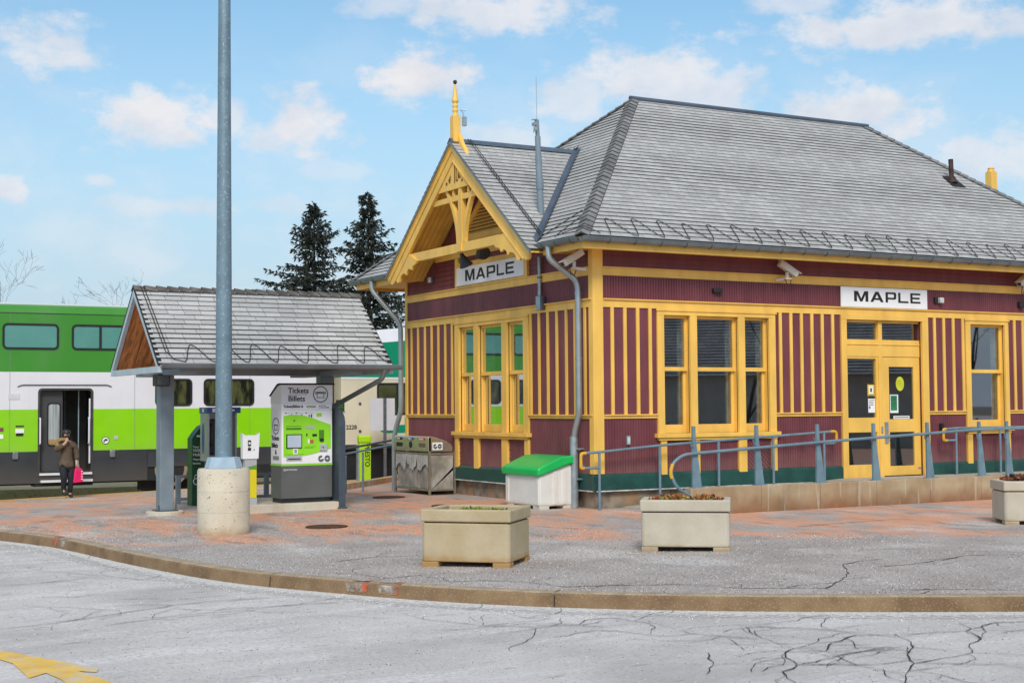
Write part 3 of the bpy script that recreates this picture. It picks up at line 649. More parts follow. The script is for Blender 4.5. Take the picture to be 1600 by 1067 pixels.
m.box(a0, a0+.155, -.09, -.035, z0, z1); m.box(a1-.15, a1, -.09, -.035, z0, z1); m.box(a0+.1551, a1-.1501, -.09, -.035, z0, .505); m.box(a0+.1551, a1-.1501, -.09, -.035, 1.115, 1.345); m.box(a0+.1551, a1-.1501, -.09, -.035, 2.29, z1)
DL = m.build('door', YELLOW, ST, bev=.004)
m = MB(FX)
for p, q in ((1.345, 2.29), (.505, 1.115)): m.face([(a0+.15, -.06, p), (a1-.145, -.06, p), (a1-.145, -.06, q), (a0+.15, -.06, q)])
m.build('pane', GLASS, DL)
m = MB(FX); m.box(6.20, 6.275, -.034, -.012, .92, 1.30); m.box(6.232, 6.25, -.012, .04, 1.04, 1.06); m.box(6.232, 6.40, .04, .056, 1.035, 1.062); m.box(6.10, 6.14, -.019, -.004, 1.10, 1.22); m.build('handle', STEEL, DL, bev=.003)
m = MB(FX); m.box(5.2, 7.15, -.1, .06, .27, .299); m.build('threshold', CONC, ST)
m = MB(FX); m.box(7.0, 7.07, -.034, -.02, .45, .47); m.build('kick_strip', STEEL, DL)
# notices on the glass
NY = mat('notice_yellow', (.80, .55, .06), .5, .05, 9.); NG = mat('notice_green', (.03, .22, .09), .5, .1, 9.); NLIME = mat('notice_lime', (.58, .62, .03), .5, .1, 9.); NBL = mat('notice_blue', (.06, .10, .25), .5, .1, 9.)
def notice(a0, a1, z0, z1, mats, parts, par, d=-.056, nm='notice'):
    m = MB(FX); m.box(a0, a1, d, d+.003, z0, z1, mi=0)
    for (p, q, r_, s_, mi) in parts: m.box(a0+(a1-a0)*p, a0+(a1-a0)*q, d+.0032, d+.005, z0+(z1-z0)*r_, z0+(z1-z0)*s_, mi=mi)
    return m.build(nm, mats, par)
notice(5.85, 6.01, 1.77, 2.0, [NY, INK, WHITE], [(0, 1, .88, 1, 1), (.2, .8, .15, .75, 2), (.38, .62, .3, .6, 1), (.1, .9, .05, .09, 1)], EN, -.082)
notice(5.86, 6.02, 1.47, 1.755, [WHITE, INK, NBL], [(0, 1, .88, 1, 1), (.1, .9, .76, .79, 1), (.1, .7, .66, .69, 1), (.1, .8, .56, .59, 1), (.1, .75, .46, .49, 1), (.1, .3, .25, .4, 2)], EN, -.082)
notice(6.36, 6.56, 1.46, 1.79, [WHITE, NG, CHIP], [(.08, .85, .13, .95, 1), (.15, .75, .8, .82, 2), (.15, .7, .7, .72, 2), (.15, .75, .55, .57, 2), (.15, .6, .4, .42, 2)], DL, -.057)
m = MB(FX); m.prism([(6.61+.10*math.cos(t*.2617), -.056, 1.985+.13*math.sin(t*.2617)) for t in range(24)], (0, .003, 0)); NT = m.build('notice', NLIME, DL)
for z in (2.04, 1.98, 1.92): text('lettering', 'NO EXIT' if False else '. . . .', .05, NG, NT, FX(6.54, -.052, z))
notice(6.44, 6.83, 1.352, 1.405, [WHITE, INK], [(.05, .95, .35, .62, 1)], DL, -.057)

# ---- eaves: soffit, fascia, gutters
OV, EB = .50, 8.28
m = MB()
def fas(a, b, t=.03): pass
m.box(-OV, 12.8, -OV, -.001, 4.115, 4.13); m.box(-OV, -.001, .0, .60, 4.115, 4.13); m.box(-OV, -.001, 6.24, EB, 4.115, 4.13); m.box(0, 12.8, 7.0, EB, 4.115, 4.13); m.box(12.31, 12.8, 0, 6.99, 4.115, 4.13)
m.build('soffit', YELLOW, ST)
m = MB()
m.box(-OV-.03, 12.83, -OV-.03, -OV, 4.06, 4.255); m.box(-OV-.03, -OV, -OV+.001, .66, 4.06, 4.255); m.box(-OV-.03, -OV, 6.18, EB+.03, 4.06, 4.255); m.box(-OV+.001, 12.83, EB, EB+.03, 4.06, 4.255); m.box(12.8, 12.83, -OV+.001, EB-.001, 4.06, 4.255)
m.build('fascia', YELLOW, ST, bev=.004)
def gutter(mb, a, b, out, r=.068, n=8, caps=True):
    """half round trough from a to b hung on the fascia; out = outward horizontal direction."""
    a = Vector(a); b = Vector(b); o = Vector(out); pr = []
    for i in range(n+1): t = math.pi*i/n; pr.append((-math.cos(t)*r, -math.sin(t)*r*1.05))
    pr2 = [(x*.9, z*.88+.0) for x, z in pr[::-1]]
    poly = [a+o*x+Vector((0, 0, z)) for x, z in pr+pr2]
    mb.prism([tuple(p) for p in poly], tuple(b-a))
    lip = [(r-.002, .0), (r+.012, -.002), (r+.012, .012), (r-.002, .012)]
    mb.prism([tuple(a+o*x+Vector((0, 0, z))) for x, z in lip], tuple(b-a))
    return mb
m = MB(); GZ = 4.225
gutter(m, (-OV-.10, -OV-.10, GZ), (12.9, -OV-.10, GZ), (0, -1, 0)); gutter(m, (-OV-.10, -OV-.04, GZ), (-OV-.10, .72, GZ), (-1, 0, 0)); gutter(m, (-OV-.10, 6.12, GZ), (-OV-.10, 8.42, GZ), (-1, 0, 0))
GT = m.build('gutter', GUTTER, ST)
for i in range(26):
    m = MB(); x = -.1+i*.49
    pts = [(x, -OV-.10-.074*math.cos(t), GZ-.078*math.sin(t)) for t in [math.pi*k/6 for k in range(7)]]
    m.tube(pts, .006, 5).build('gutter_bracket', DARKSTEEL, GT)
for y in (-.35, .1, .5, 6.6, 7.2, 7.8):
    MB().tube([(-OV-.10-.074*math.cos(t), y, GZ-.078*math.sin(t)) for t in [math.pi*k/6 for k in range(7)]], .006, 5).build('gutter_bracket', DARKSTEEL, GT)
def bend(pts, r=.12, k=5):
    """round the corners of a polyline."""
    P_ = [Vector(p) for p in pts]; out = [P_[0]]
    for a, b, c in zip(P_, P_[1:], P_[2:]):
        d1 = (a-b); d2 = (c-b); rr = min(r, d1.length*.45, d2.length*.45); p = b+d1.normalized()*rr; q = b+d2.normalized()*rr
        for i in range(k+1): t = i/k; out.append(p.lerp(b, t).lerp(b.lerp(q, t), t))
    out.append(P_[-1]); return out
m = MB(); m.tube(bend([(-OV-.1, .38, 4.18), (-OV-.1, .38, 3.98), (-.12, .27, 3.62), (-.12, .27, 1.5), (-.13, .38, 1.22), (-.13, .42, 1.06)], .14), .05, 12)
m.tube([(-.12, .27, 3.45), (-.12, .27, 3.41)], .056, 12); m.tube([(-.12, .27, 2.4), (-.12, .27, 2.36)], .056, 12)
DP = m.build('downpipe', PIPE, ST, smooth=True)
m = MB(); m.tube([(-.13, .42, 1.14), (-.13, .42, .0)], .066, 14); m.build('standpipe', STEEL, DP, smooth=True)
for z_ in (.93, .45): MB().box(-.13, 0, .30, .36, z_, z_+.025).build('pipe_bracket', STEEL, DP)
m = MB(); m.tube(bend([(-OV-.1, 7.35, 4.18), (-OV-.1, 7.35, 3.98), (-.10, 7.06, 3.30), (-.10, 7.06, 1.55), (-.16, 7.06+.12, 1.2), (-.18, 7.22, 1.0), (-.18, 7.22, -.1)], .14), .05, 12); m.build('downpipe', PIPE, ST, smooth=True)

# ---- roofs: every course of shingles is a lapped strip with its own butt edge
def clip(poly, t0, t1):
    def half(pl, c, keep):
        out = []
        for (a, b), (a2, b2) in zip(pl, pl[1:]+pl[:1]):
            i1 = (b >= c) if keep else (b <= c); i2 = (b2 >= c) if keep else (b2 <= c)
            if i1: out.append((a, b))
            if i1 != i2 and abs(b2-b) > 1e-9: k = (c-b)/(b2-b); out.append((a+(a2-a)*k, c))
        return out
    return half(half(poly, t0, True), t1, False)
def shingles(mb, poly3, eave_p, eave_d, expo=.125, wid=.17, h=.014, phase=0.):
    P3 = [Vector(p) for p in poly3]; o = Vector(eave_p); sdir = Vector(eave_d).normalized(); nrm = None
    for i in range(1, len(P3)-1):
        c_ = (P3[i]-P3[0]).cross(P3[i+1]-P3[0])
        if c_.length > 1e-6: nrm = c_.normalized(); break
    if nrm.z < 0: nrm = -nrm
    up = nrm.cross(sdir).normalized()
    if up.z < 0: up = -up
    pl = [((p-o).dot(sdir), (p-o).dot(up)) for p in P3]
    tmin, tmax = min(b for a, b in pl), max(b for a, b in pl); k0 = math.floor((tmin-phase)/expo)
    k = k0
    while phase+k*expo < tmax:
        t0, t1 = phase+k*expo, phase+(k+1)*expo; c = clip(pl, t0, t1)
        if len(c) >= 3:
            hh = h*(1+.3*math.sin(k*12.9898))
            def w3(a, b, extra=0.): return o+sdir*a+up*b+nrm*(hh*(1-(b-t0)/expo)+extra)
            ju = (k*.413) % 1.0
            mb.face([tuple(w3(a, b)) for a, b in c], uv=[(a/wid+ju, k+max(.02, min(.98, (b-t0)/expo))) for a, b in c], mi=0)
            bt = sorted([a for a, b in c if abs(b-t0) < 1e-6])
            if len(bt) >= 2:
                a0_, a1_ = bt[0], bt[-1]
                q = [o+sdir*a0_+up*t0, o+sdir*a1_+up*t0, w3(a1_, t0), w3(a0_, t0)]
                mb.face([tuple(v) for v in q], uv=[(0, 0)]*4, mi=1)
        k += 1
    return mb
PL, PR = Vector((3.165, 3.49, 7.50)), Vector((9.14, 3.49, 7.50)); EO, EZ = .58, 4.26
FL, FR, BL, BR = Vector((-EO, -EO, EZ)), Vector((12.9, -EO, EZ)), Vector((-EO, 8.36, EZ)), Vector((12.9, 8.36, EZ))
YC, ZR = 3.42, 6.36
sL = (7.50-EZ)/(3.165+EO)
xv = -EO+(ZR-EZ)/sL; dslope = .79
vy0 = YC-(ZR-EZ)/dslope
V = Vector((xv, YC, ZR))
m = MB()
shingles(m, [FL, FR, PR, PL], FL, (1, 0, 0)); 
shingles(m, [FL, (-EO, vy0, EZ), V, PL], FL, (0, 1, 0)); shingles(m, [BL, PL, V, (-EO, 2*YC-vy0, EZ)], FL, (0, 1, 0))
shingles(m, [BL, BR, PR, PL], BL, (1, 0, 0)); shingles(m, [FR, BR, PR], FR, (0, 1, 0))
RF = m.build('roof', [SLATE, BUTT], ST)
XG = -.82
m = MB()
for sg in (-1, 1):
    ye = YC+sg*(YC-vy0); yl = YC+sg*2.80; zl = ZR-2.80*dslope
    shingles(m, [(XG, YC, ZR), (XG, yl, zl), (-EO, ye, EZ) if abs(yl-YC) < abs(ye-YC) else (-EO, yl, zl), V], (XG, yl, zl), (1, 0, 0))
m.build('gable_roof', [SLATE, BUTT], ST)
def caps(a, b, w, n, tilt, thick=.022, name='hip_cap', up=(0, 0, 1), mt=CAPM, par=RF):
    """overlapping bent cap shingles from a (low) to b (high)."""
    a = Vector(a); b = Vector(b); d = (b-a).normalized(); sd_ = d.cross(Vector(up)).normalized(); u = sd_.cross(d); m = MB(); ln = (b-a).length/n
    for i in range(n):
        p = a+d*ln*i; q = a+d*ln*(i+1.12)
        for sg in (-1, 1):
            e = sd_*sg*w-u*w*tilt
            lo = u*(.03+thick); hi = u*.03
            A, B, C_, D_ = p+lo, p+lo+e, q+hi+e, q+hi
            m.face([tuple(v) for v in (A, B, C_, D_)])
            m.face([tuple(v) for v in (A, B, B-u*thick, A-u*thick)], mi=1)
            m.face([tuple(v) for v in (B, C_, C_-u*thick, B-u*thick)], mi=1)
    return m.build(name, [mt, BUTT], par)
caps(FL, PL, .12, 38, .52); caps(BL, PL, .12, 38, .5); caps(FR, PR, .12, 38, .52); caps(BR, PR, .12, 38, .5)
FLASH = mat('lead_flashing', (.10, .135, .18), .45, .15, 3., metal=.3)
m = MB(); m.tube([PL+Vector((-.06, 0, .03)), PR+Vector((.06, 0, .03))], .045, 8); m.build('ridge_roll', FLASH, RF)
m = MB()
m.prism([(XG, YC-.10, ZR-.045), (XG, YC, ZR+.05), (XG, YC+.10, ZR-.045), (XG, YC, ZR+.03)], (xv-XG+.05, 0, 0))
for sg in (-1, 1):
    a = Vector((-EO-.02, YC+sg*(YC-vy0), EZ+.025)); b = V+Vector((0, 0, .03)); dd = (b-a).normalized()
    # valley strip lying over both slopes
    e1 = Vector((.09, 0, .09*sL)); e2 = Vector((0, -sg*-.0, 0))
    e2 = Vector((0, -sg*.09, .09*dslope))*1.0
    m.face([tuple(v) for v in (a, a+e1+Vector((0, 0, .012)), b+e1+Vector((0, 0, .012)), b)]); m.face([tuple(v) for v in (a, b, b+e2+Vector((0, 0, .012)), a+e2+Vector((0, 0, .012)))])
m.build('valley_flashing', FLASH, RF)
# heating cable zig-zag along the front eave and up the gable roof
CABLE = mat('heating_cable', (.015, .015, .016), .5, .2, 9.)
upF = Vector((0, PL.y+EO, PL.z-EZ)).normalized(); nF = Vector((0, -upF.z, upF.y))
def cable(org, sd_, up_, nr, s0, s1, per, amp, r=.0068, ph=0., rise=.30):
    pts = []; s = s0; k = 0; N_ = int((s1-s0)/per*12)
    for i in range(N_+1):
        s = s0+(s1-s0)*i/N_; t = ((s-s0)/per+ph) % 1.0
        v = -math.cos(math.pi*t/rise) if t < rise else math.cos(math.pi*(t-rise)/(1-rise))
        rnd = .06*math.sin(17*(math.floor((s-s0)/per)+1))
        pts.append(org+sd_*(s+rnd*.3)+up_*(.02+amp*(1+rnd)*(v+1)/2)+nr*.03)
    return MB().tube(pts, r, 5)
m = cable(FL, Vector((1, 0, 0)), upF, nF, .55, 12.8, .50, .52)
upL = Vector((PL.x+EO, 0, PL.z-EZ)).normalized(); nL = Vector((-upL.z, 0, upL.x))
for y0_, y1_, h0, h1 in ((.25, .05, .05, .55), (.9, .25, .02, .75)):
    m.tube([FL+Vector((0, EO+y0_, 0))+upL*h0+nL*.03, FL+Vector((0, EO+y1_, 0))+upL*h1+nL*.03], .008, 5)
m.tube([FL+Vector((.35, .02, .02))+nF*.03, FL+Vector((.1, .1, .13))+nF*.03, FL+Vector((-.02, .5, .05))+nL*.03], .008, 5)
upG = Vector((0, YC-vy0, ZR-EZ)).normalized(); nG = Vector((0, -upG.z, upG.y))
for o_ in (0, .05):
    m.tube([Vector((-.48+o_, YC-.02, ZR))+nG*.06, Vector((-.44+o_, 2.3, ZR-1.12*dslope))+nG*.035, Vector((-.43+o_, 1.1, ZR-2.32*dslope))+nG*.035, Vector((-.46+o_, .8, ZR-2.6*dslope))+nG*.035], .008, 5)
m.build('heating_cable', CABLE, RF)
# vent pipe
m = MB(); zb = EZ+(1.75+EO)*(PL.z-EZ)/(PL.y+EO)
VENTM = mat('rusty_vent', (.05, .025, .02), .7, .5, 9.)
yv = 2.05; xvp = 10.4
k_ = (PL.z-EZ)/(PL.y+EO); yv, xvp = 1.79, 9.86; zb = EZ+(yv+EO)*k_
m = MB(); m.tube([(xvp, yv, zb-.05), (xvp-.02, yv, zb+.46)], .05, 12); m.lathe([(.12, .0), (.10, .06), (.06, .13)], (xvp, yv, zb-.02), 12); m.box(xvp-.16, xvp+.2, yv-.22, yv+.02, zb-.19, zb-.10) if False else None
m.build('vent_pipe', VENTM, RF, smooth=True)
m = MB(); m.face([(xvp-.17, yv-.2, zb-.2*k_+.03), (xvp+.2, yv-.2, zb-.2*k_+.03), (xvp+.17, yv+.12, zb+.12*k_+.03), (xvp-.15, yv+.12, zb+.12*k_+.03)]); m.build('vent_flashing', RUBBER, RF)
# mirrored gable on the far end of the hip roof
VR = Vector((12.9-(xv+EO), YC, ZR)); m = MB()
for sg in (-1, 1):
    ye = YC+sg*(YC-vy0); shingles(m, [(13.1, YC, ZR), (13.1, YC+sg*2.8, ZR-2.8*dslope), (12.9, YC+sg*2.8, ZR-2.8*dslope), VR], (12.9, YC+sg*2.8, ZR-2.8*dslope), (1, 0, 0))
m.build('gable_roof', [SLATE, BUTT], ST)
m = MB(); m.box(12.72, 12.9, YC-.09, YC+.09, ZR-.05, 6.80); m.lathe([(.09, 0), (.09, .03), (.06, .05), (.08, .08), (.05, .11)], (12.81, YC, 6.80), 12); m.build('finial_post', YELLOW, ST, bev=.006)

# ---- the gable: boarded wall, louvre, collar, soffits, barge boards and truss
def gz(y): return ZR-abs(y-YC)*dslope
m = MB()
m.prism([(-.004, YC-2.3, 4.4), (-.004, YC+2.3, 4.4), (-.004, YC+.05, ZR-.16), (-.004, YC-.05, ZR-.16)], (.2, 0, 0)); m.build('wall', MAROON, ST)
band(LX, YC-2.18, YC+2.18, 4.405, 4.58, .05, .05); band(LX, YC-2.05, YC+2.05, 4.58, 4.66, .035)
m = MB(LX); m.box(2.02, 2.10, 0, .06, 3.852, 4.40); m.box(4.64, 4.73, 0, .06, 3.852, 4.40); m.box(2.101, 4.639, 0, .05, 4.215, 4.31); m.box(2.101, 4.639, 0, .045, 3.852, 3.872); m.build('sign_surround', YELLOW, ST, bev=.004)
lb, lw, lt = 4.78, 1.06, 5.60
m = MB(LX); sl_ = (lt-lb)/lw
for sg in (-1, 1): m.beam((YC+sg*lw, .03, lb), (YC, .03, lt), .05, .10, up=(0, 0, 1))
m.box(YC-lw-.02, YC+lw+.02, 0, .056, lb-.09, lb+.02)
m.beam((YC-.8, .05, 5.60), (YC+.8, .05, 5.60), .05, .11)
LV = m.build('louvre_frame', YELLOW, ST, bev=.004)
m = MB(LX); z = lb+.03
while z < lt-.12:
    hw = (lt-.06-z)/sl_
    m.face([(YC-hw, .0, z+.045), (YC+hw, .0, z+.045), (YC+hw, .04, z), (YC-hw, .04, z)]); m.face([(YC-hw, .04, z), (YC+hw, .04, z), (YC+hw, .04, z-.010), (YC-hw, .04, z-.010)]); z += .062
m.build('louvre_slats', YELLOW, LV)
m = MB(LX); m.face([(YC-lw, .001, lb), (YC+lw, .001, lb), (YC, .001, lt)]); m.build('louvre_back', BLACK, LV)
# underside of the gable overhang, boarded
for sg in (-1, 1):
    m = MB(); nb = 8
    for i in range(nb):
        x0 = XG+.02+(-.0+.82)*i/nb; x1 = XG+.02+.82*(i+1)/nb-.008
        a = [(x0, YC, ZR-.07), (x1, YC, ZR-.07), (x1, YC+sg*2.78, ZR-.07-2.78*dslope), (x0, YC+sg*2.78, ZR-.07-2.78*dslope)]
        m.prism(a, (0, 0, .018))
    m.build('gable_soffit', YELLOW, ST)
    m = MB(); m.prism([(XG, YC+sg*.0, ZR-.005), (XG, YC+sg*2.81, ZR-.005-2.81*dslope), (XG, YC+sg*2.81, ZR-.055-2.81*dslope), (XG, YC+sg*.0, ZR-.055)], (.03, 0, 0)); m.build('drip_edge', GUTTER, ST)
    # barge board: broad inner board, proud outer moulding, a foot that curls down
    m = MB(); b0 = .055
    m.prism([(XG+.04, YC+sg*.0, ZR-b0), (XG+.04, YC+sg*2.76, ZR-b0-2.76*dslope), (XG+.04, YC+sg*2.70, ZR-b0-.13-2.70*dslope), (XG+.04, YC, ZR-b0-.13)], (.05, 0, 0))
    m.prism([(XG+.06, YC, ZR-b0-.13), (XG+.06, YC+sg*2.70, ZR-b0-.13-2.70*dslope), (XG+.06, YC+sg*2.60, ZR-b0-.27-2.6*dslope), (XG+.06, YC+sg*2.5, ZR-b0-.30-2.5*dslope), (XG+.06, YC, ZR-b0-.30)], (.045, 0, 0))
    m.build('barge_board', YELLOW, ST, bev=.005)
    m = MB(); m.prism([(XG+.052, YC, ZR-b0-.295), (XG+.052, YC+sg*2.52, ZR-b0-.295-2.52*dslope), (XG+.052, YC+sg*2.5, ZR-b0-.325-2.5*dslope), (XG+.052, YC, ZR-b0-.325)], (.06, 0, 0)); m.build('barge_moulding', YELLOW, ST)
    # scalloped bracket between barge foot and tie beam
    pts = [(1.62, 4.34), (1.74, 4.34)]
    prof_ = [(1.50, 4.36), (1.55, 4.30), (1.70, 4.27), (1.74, 4.20), (1.86, 4.24), (1.93, 4.20), (1.98, 4.12), (2.06, 4.17), (2.16, 4.15), (2.24, 4.10), (2.28, 4.02), (2.36, 4.00), (2.45, 4.06), (2.50, 4.10), (2.56, 4.12), (2.60, 4.02), (2.66, 3.99), (2.70, 4.05), (2.68, 4.15)]
    m = MB(); m.prism([(XG+.065, YC+sg*y, z) for y, z in prof_]+[(XG+.065, YC+sg*2.35, gz(YC+2.35)-.22), (XG+.065, YC+sg*1.95, gz(YC+1.95)-.26)], (.045, 0, 0)); m.build('scalloped_bracket', YELLOW, ST, bev=.004)
m = MB(); T0, T1 = XG+.10, XG+.20
m.box(T0, T1, YC-2.12, YC+1.88+.25, 4.35, 4.515); m.build('tie_beam', YELLOW, ST, bev=.006)
TY = 3.21
m = MB(); m.prism([(T0-.012, TY-.095, 4.51), (T0-.012, TY+.095, 4.51), (T0-.012, TY+.075, 4.95), (T0-.012, TY+.06, 5.5), (T0-.012, TY-.06, 5.5), (T0-.012, TY-.075, 4.95)], (.10, 0, 0)); m.box(T0-.03, T0-.001, TY-.09, TY+.09, 4.36, 4.51); m.build('king_post', YELLOW, ST, bev=.006)
for sg in (-1, 1):
    pts = []
    for i in range(11): t = i/10; pts.append((TY+sg*(.11+.43*t**1.9), 4.52+.97*t))
    m = MB(); q = [(T0, y-.042, z) for y, z in pts]+[(T0, y+.042, z) for y, z in pts[::-1]]
    for (ya, za), (yb, zb_) in zip(pts, pts[1:]): m.prism([(T0, ya-.045, za), (T0, ya+.045, za), (T0, yb+.045, zb_), (T0, yb-.045, zb_)], (.07, 0, 0))
    m.build('curved_strut', YELLOW, ST)
m = MB(); m.box(T0+.005, T0+.06, YC-1.0, YC+1.0, 5.28, 5.38); 
for y in (TY-.30, TY+.28): m.box(T0, T0+.05, y-.03, y+.03, 5.381, 5.485)
m.build('collar_beam', YELLOW, ST, bev=.004)
m = MB(); m.prism([(XG+.075, YC-1.02, 5.49), (XG+.075, YC+.98, 5.49), (XG+.075, YC+.02, ZR-.16), (XG+.075, YC-.02, ZR-.16)], (.03, 0, 0)); AB = m.build('apex_board', YELLOW, ST)
m = MB(); x_ = XG+.072
def slot(ya, za, yb, zb_, w=.028): m.beam((x_, ya, za), (x_, yb, zb_), .01, w, up=(0, -(zb_-za), (yb-ya)) if True else (1, 0, 0))
slot(YC+.50, 5.60, YC+.10, 5.93); slot(YC-.06, 5.60, YC-.06, 5.93); slot(YC-.12, 5.62, YC-.12, 5.86, .016)
m.lathe([(.0, 0), (.03, 0), (.03, .012), (0, .012)], (0, 0, 0), 10) if False else None
for (y, z, r) in ((YC+.26, 5.62, .03), (YC+.14, 5.64, .026), (YC-.16, 5.63, .022), (YC-.34, 5.61, .026), (YC-.02, 6.02, .024)): m.prism([(x_-.004, y+r*math.cos(t*.5236), z+r*math.sin(t*.5236)) for t in range(12)], (.008, 0, 0))
m.prism([(x_-.004, YC+.20, 5.66), (x_-.004, YC+.10, 5.66), (x_-.004, YC+.10, 5.76)], (.008, 0, 0)); m.prism([(x_-.004, YC-.18, 5.66), (x_-.004, YC-.30, 5.66), (x_-.004, YC-.18, 5.78)], (.008, 0, 0))
m.build('pierced_pattern', mat('pattern_brown', (.20, .085, .012), .8, .1, 5.), AB)
# finial
FXc = -.70
m = MB(); m.box(FXc-.07, FXc+.07, YC-.07, YC+.07, ZR-.1, 6.80); m.prism([(FXc-.10, YC-.06, ZR+.05), (FXc+.02, YC-.06, ZR+.05), (FXc+.02, YC-.06, ZR+.02)], (0, .12, 0)) if False else None
for sg in (-1, 1):
    pr = [(YC+sg*.083, ZR+.12), (YC+sg*.12, ZR+.03), (YC+sg*.19, ZR-.08), (YC+sg*.30, ZR-.20), (YC+sg*.36, ZR-.30), (YC+sg*.33, ZR-.31), (YC+sg*.083, ZR-.08)]
    m.prism([(FXc+.02, y, z+.02) for y, z in pr], (.07, 0, 0)) 
m.lathe([(.06, 0), (.06, .03), (.042, .045), (.038, .07), (.054, .10), (.054, .12), (.038, .14), (.038, .155), (.054, .18), (.054, .20), (.038, .22), (.038, .24), (.062, .27), (.062, .30), (.048, .34), (.014, .58)], (FXc, YC, 6.80), 16)
FN = m.build('finial', YELLOW, ST, smooth=True, bev=.003)
m = MB(); m.lathe([(.005, -.04), (.025, -.032), (.038, 0), (.028, .03), (.005, .04)], (FXc, YC, 7.42), 14); m.build('finial_ball', BLACK, FN, smooth=True)
m = MB(); m.box(FXc+.09, FXc+.15, YC-.16, YC-.09, 6.62, 6.78); m.tube([(FXc+.1, YC-.12, 6.78), (FXc+.1, YC-.12, 6.86), (FXc+.05, YC-.10, 6.90), (FXc+.14, YC-.14, 6.90)], .014, 6); m.build('sensor_box', STEEL, FN)
# small fittings on the walls
m = MB(FX); m.box(.58, .65, .012, .045, 1.0, 1.145, mi=0); m.box(.59, .64, .045, .05, 1.02, 1.125, mi=1); m.build('switch_box', [STEEL, CHIP], ST)
m = MB(FX); m.box(7.50, 7.56, .012, .09, 1.10, 1.26); m.build('card_reader', BLACK, ST, bev=.008)
m = MB(FX); m.lathe([(.11, 0), (.11, .03), (.09, .06), (.05, .075)], (2.25, .014, 3.53), 14) if False else m.box(2.33, 2.52, .012, .09, 3.49, 3.57); m.build('alarm_bell', BLACK, ST, bev=.02)
m = MB(FX); m.box(7.42, 7.50, .012, .06, 3.46, 3.58, mi=0); m.box(7.50, 7.60, .03, .11, 3.47, 3.57, mi=1); m.build('bulkhead_light', [BLACK, CHIP], ST, bev=.012)
m = MB(FX); m.box(9.62, 9.74, .012, .10, 3.44, 3.56); m.build('bulkhead_light', BLACK, ST, bev=.02)
m = MB(LX); m.box(5.72, 5.86, .02, .05, 4.02, 4.16, mi=0); m.box(5.75, 5.84, .05, .09, 4.04, 4.14, mi=1); m.build('wall_socket', [DARKSTEEL, CHIP], ST, bev=.006)
m = MB(LX); m.tube([(1.58, .06, 4.14), (1.58, .06, 3.48)], .035, 10, mi=0); m.tube([(1.58, .06, 3.80), (1.58, .06, 3.78)], .045, 10, mi=1); m.box(1.50, 1.64, .034, .11, 3.24, 3.48, mi=0); m.box(1.44, 1.4995, .034, .10, 3.24, 3.46, mi=1); m.build('conduit_box', [STEEL, DARKSTEEL], ST, bev=.006)

# ------------------------------------------------------------------ station name signs
LETTERS = {   # outlines in a unit box, wide bold capitals (pieces butt, none overlap)
 'M': [[(0, 0), (.2, 0), (.2, .66), (.42, 0), (.58, 0), (.8, .66), (.8, 0), (1, 0), (1, 1), (.73, 1), (.5, .30), (.27, 1), (0, 1)]],
 'A': [[(0, 0), (.22, 0), (.30, .2), (.5, .2), (.5, .38), (.37, .38), (.5, .74), (.5, 1), (.38, 1)], [(1, 0), (.62, 1), (.5, 1), (.5, .74), (.63, .38), (.5, .38), (.5, .2), (.70, .2), (.78, 0)]],
 'P': [[(0, 0), (.22, 0), (.22, .30), (.5, .30), (.5, .48), (.22, .48), (.22, .82), (.5, .82), (.5, 1), (0, 1)], [(.5, .30), (.84, .30), (.95, .34), (1, .45), (1, .85), (.95, .96), (.84, 1), (.5, 1), (.5, .82), (.74, .82), (.78, .78), (.78, .52), (.74, .48), (.5, .48)]],
 'L': [[(0, 0), (1, 0), (1, .18), (.22, .18), (.22, 1), (0, 1)]],
 'E': [[(0, 0), (1, 0), (1, .18), (.22, .18), (.22, .41), (.92, .41), (.92, .59), (.22, .59), (.22, .82), (1, .82), (1, 1), (0, 1)]]}
def word(parent, x0, widths, gap, z0, h, y=-.03):
    bm = bmesh.new(); x = x0
    for ch, w in zip('MAPLE', widths):
        for poly in LETTERS[ch]:
            f = bm.faces.new([bm.verts.new((x+px*w, y, z0+pz*h)) for px, pz in poly])
        x += w+gap
    bm.normal_update(); bmesh.ops.triangulate(bm, faces=bm.faces, ngon_method='EAR_CLIP'); bmesh.ops.recalc_face_normals(bm, faces=bm.faces)
    me = bpy.data.meshes.new('lettering'); bm.to_mesh(me); bm.free(); me.materials.append(INK); o = bpy.data.objects.new('lettering', me); COL.objects.link(o); o.parent = parent
SG = thing('station_sign', 'white MAPLE name sign mounted above the entrance door on the front wall', 'sign', (5.14, -.034, 3.345), 0, 'white station name signs')
m = MB(); m.box(0, 2.08, -.025, 0, 0, .355); m.build('board', WHITE, SG, bev=.003)
word(SG, .30, (.335, .32, .26, .25, .25), .035 if False else .0175+.03, .10, .185, -.028)
SG2 = thing('station_sign', 'white MAPLE name sign framed in yellow under the gable with two lamps over it', 'sign', (-.047, 4.635, 3.874), R(-90), 'white station name signs')
m = MB(); m.box(0, 2.53, -.025, 0, 0, .338); m.build('board', WHITE, SG2, bev=.003)
word(SG2, .36, (.37, .36, .32, .27, .30), .055, .07, .205, -.028)

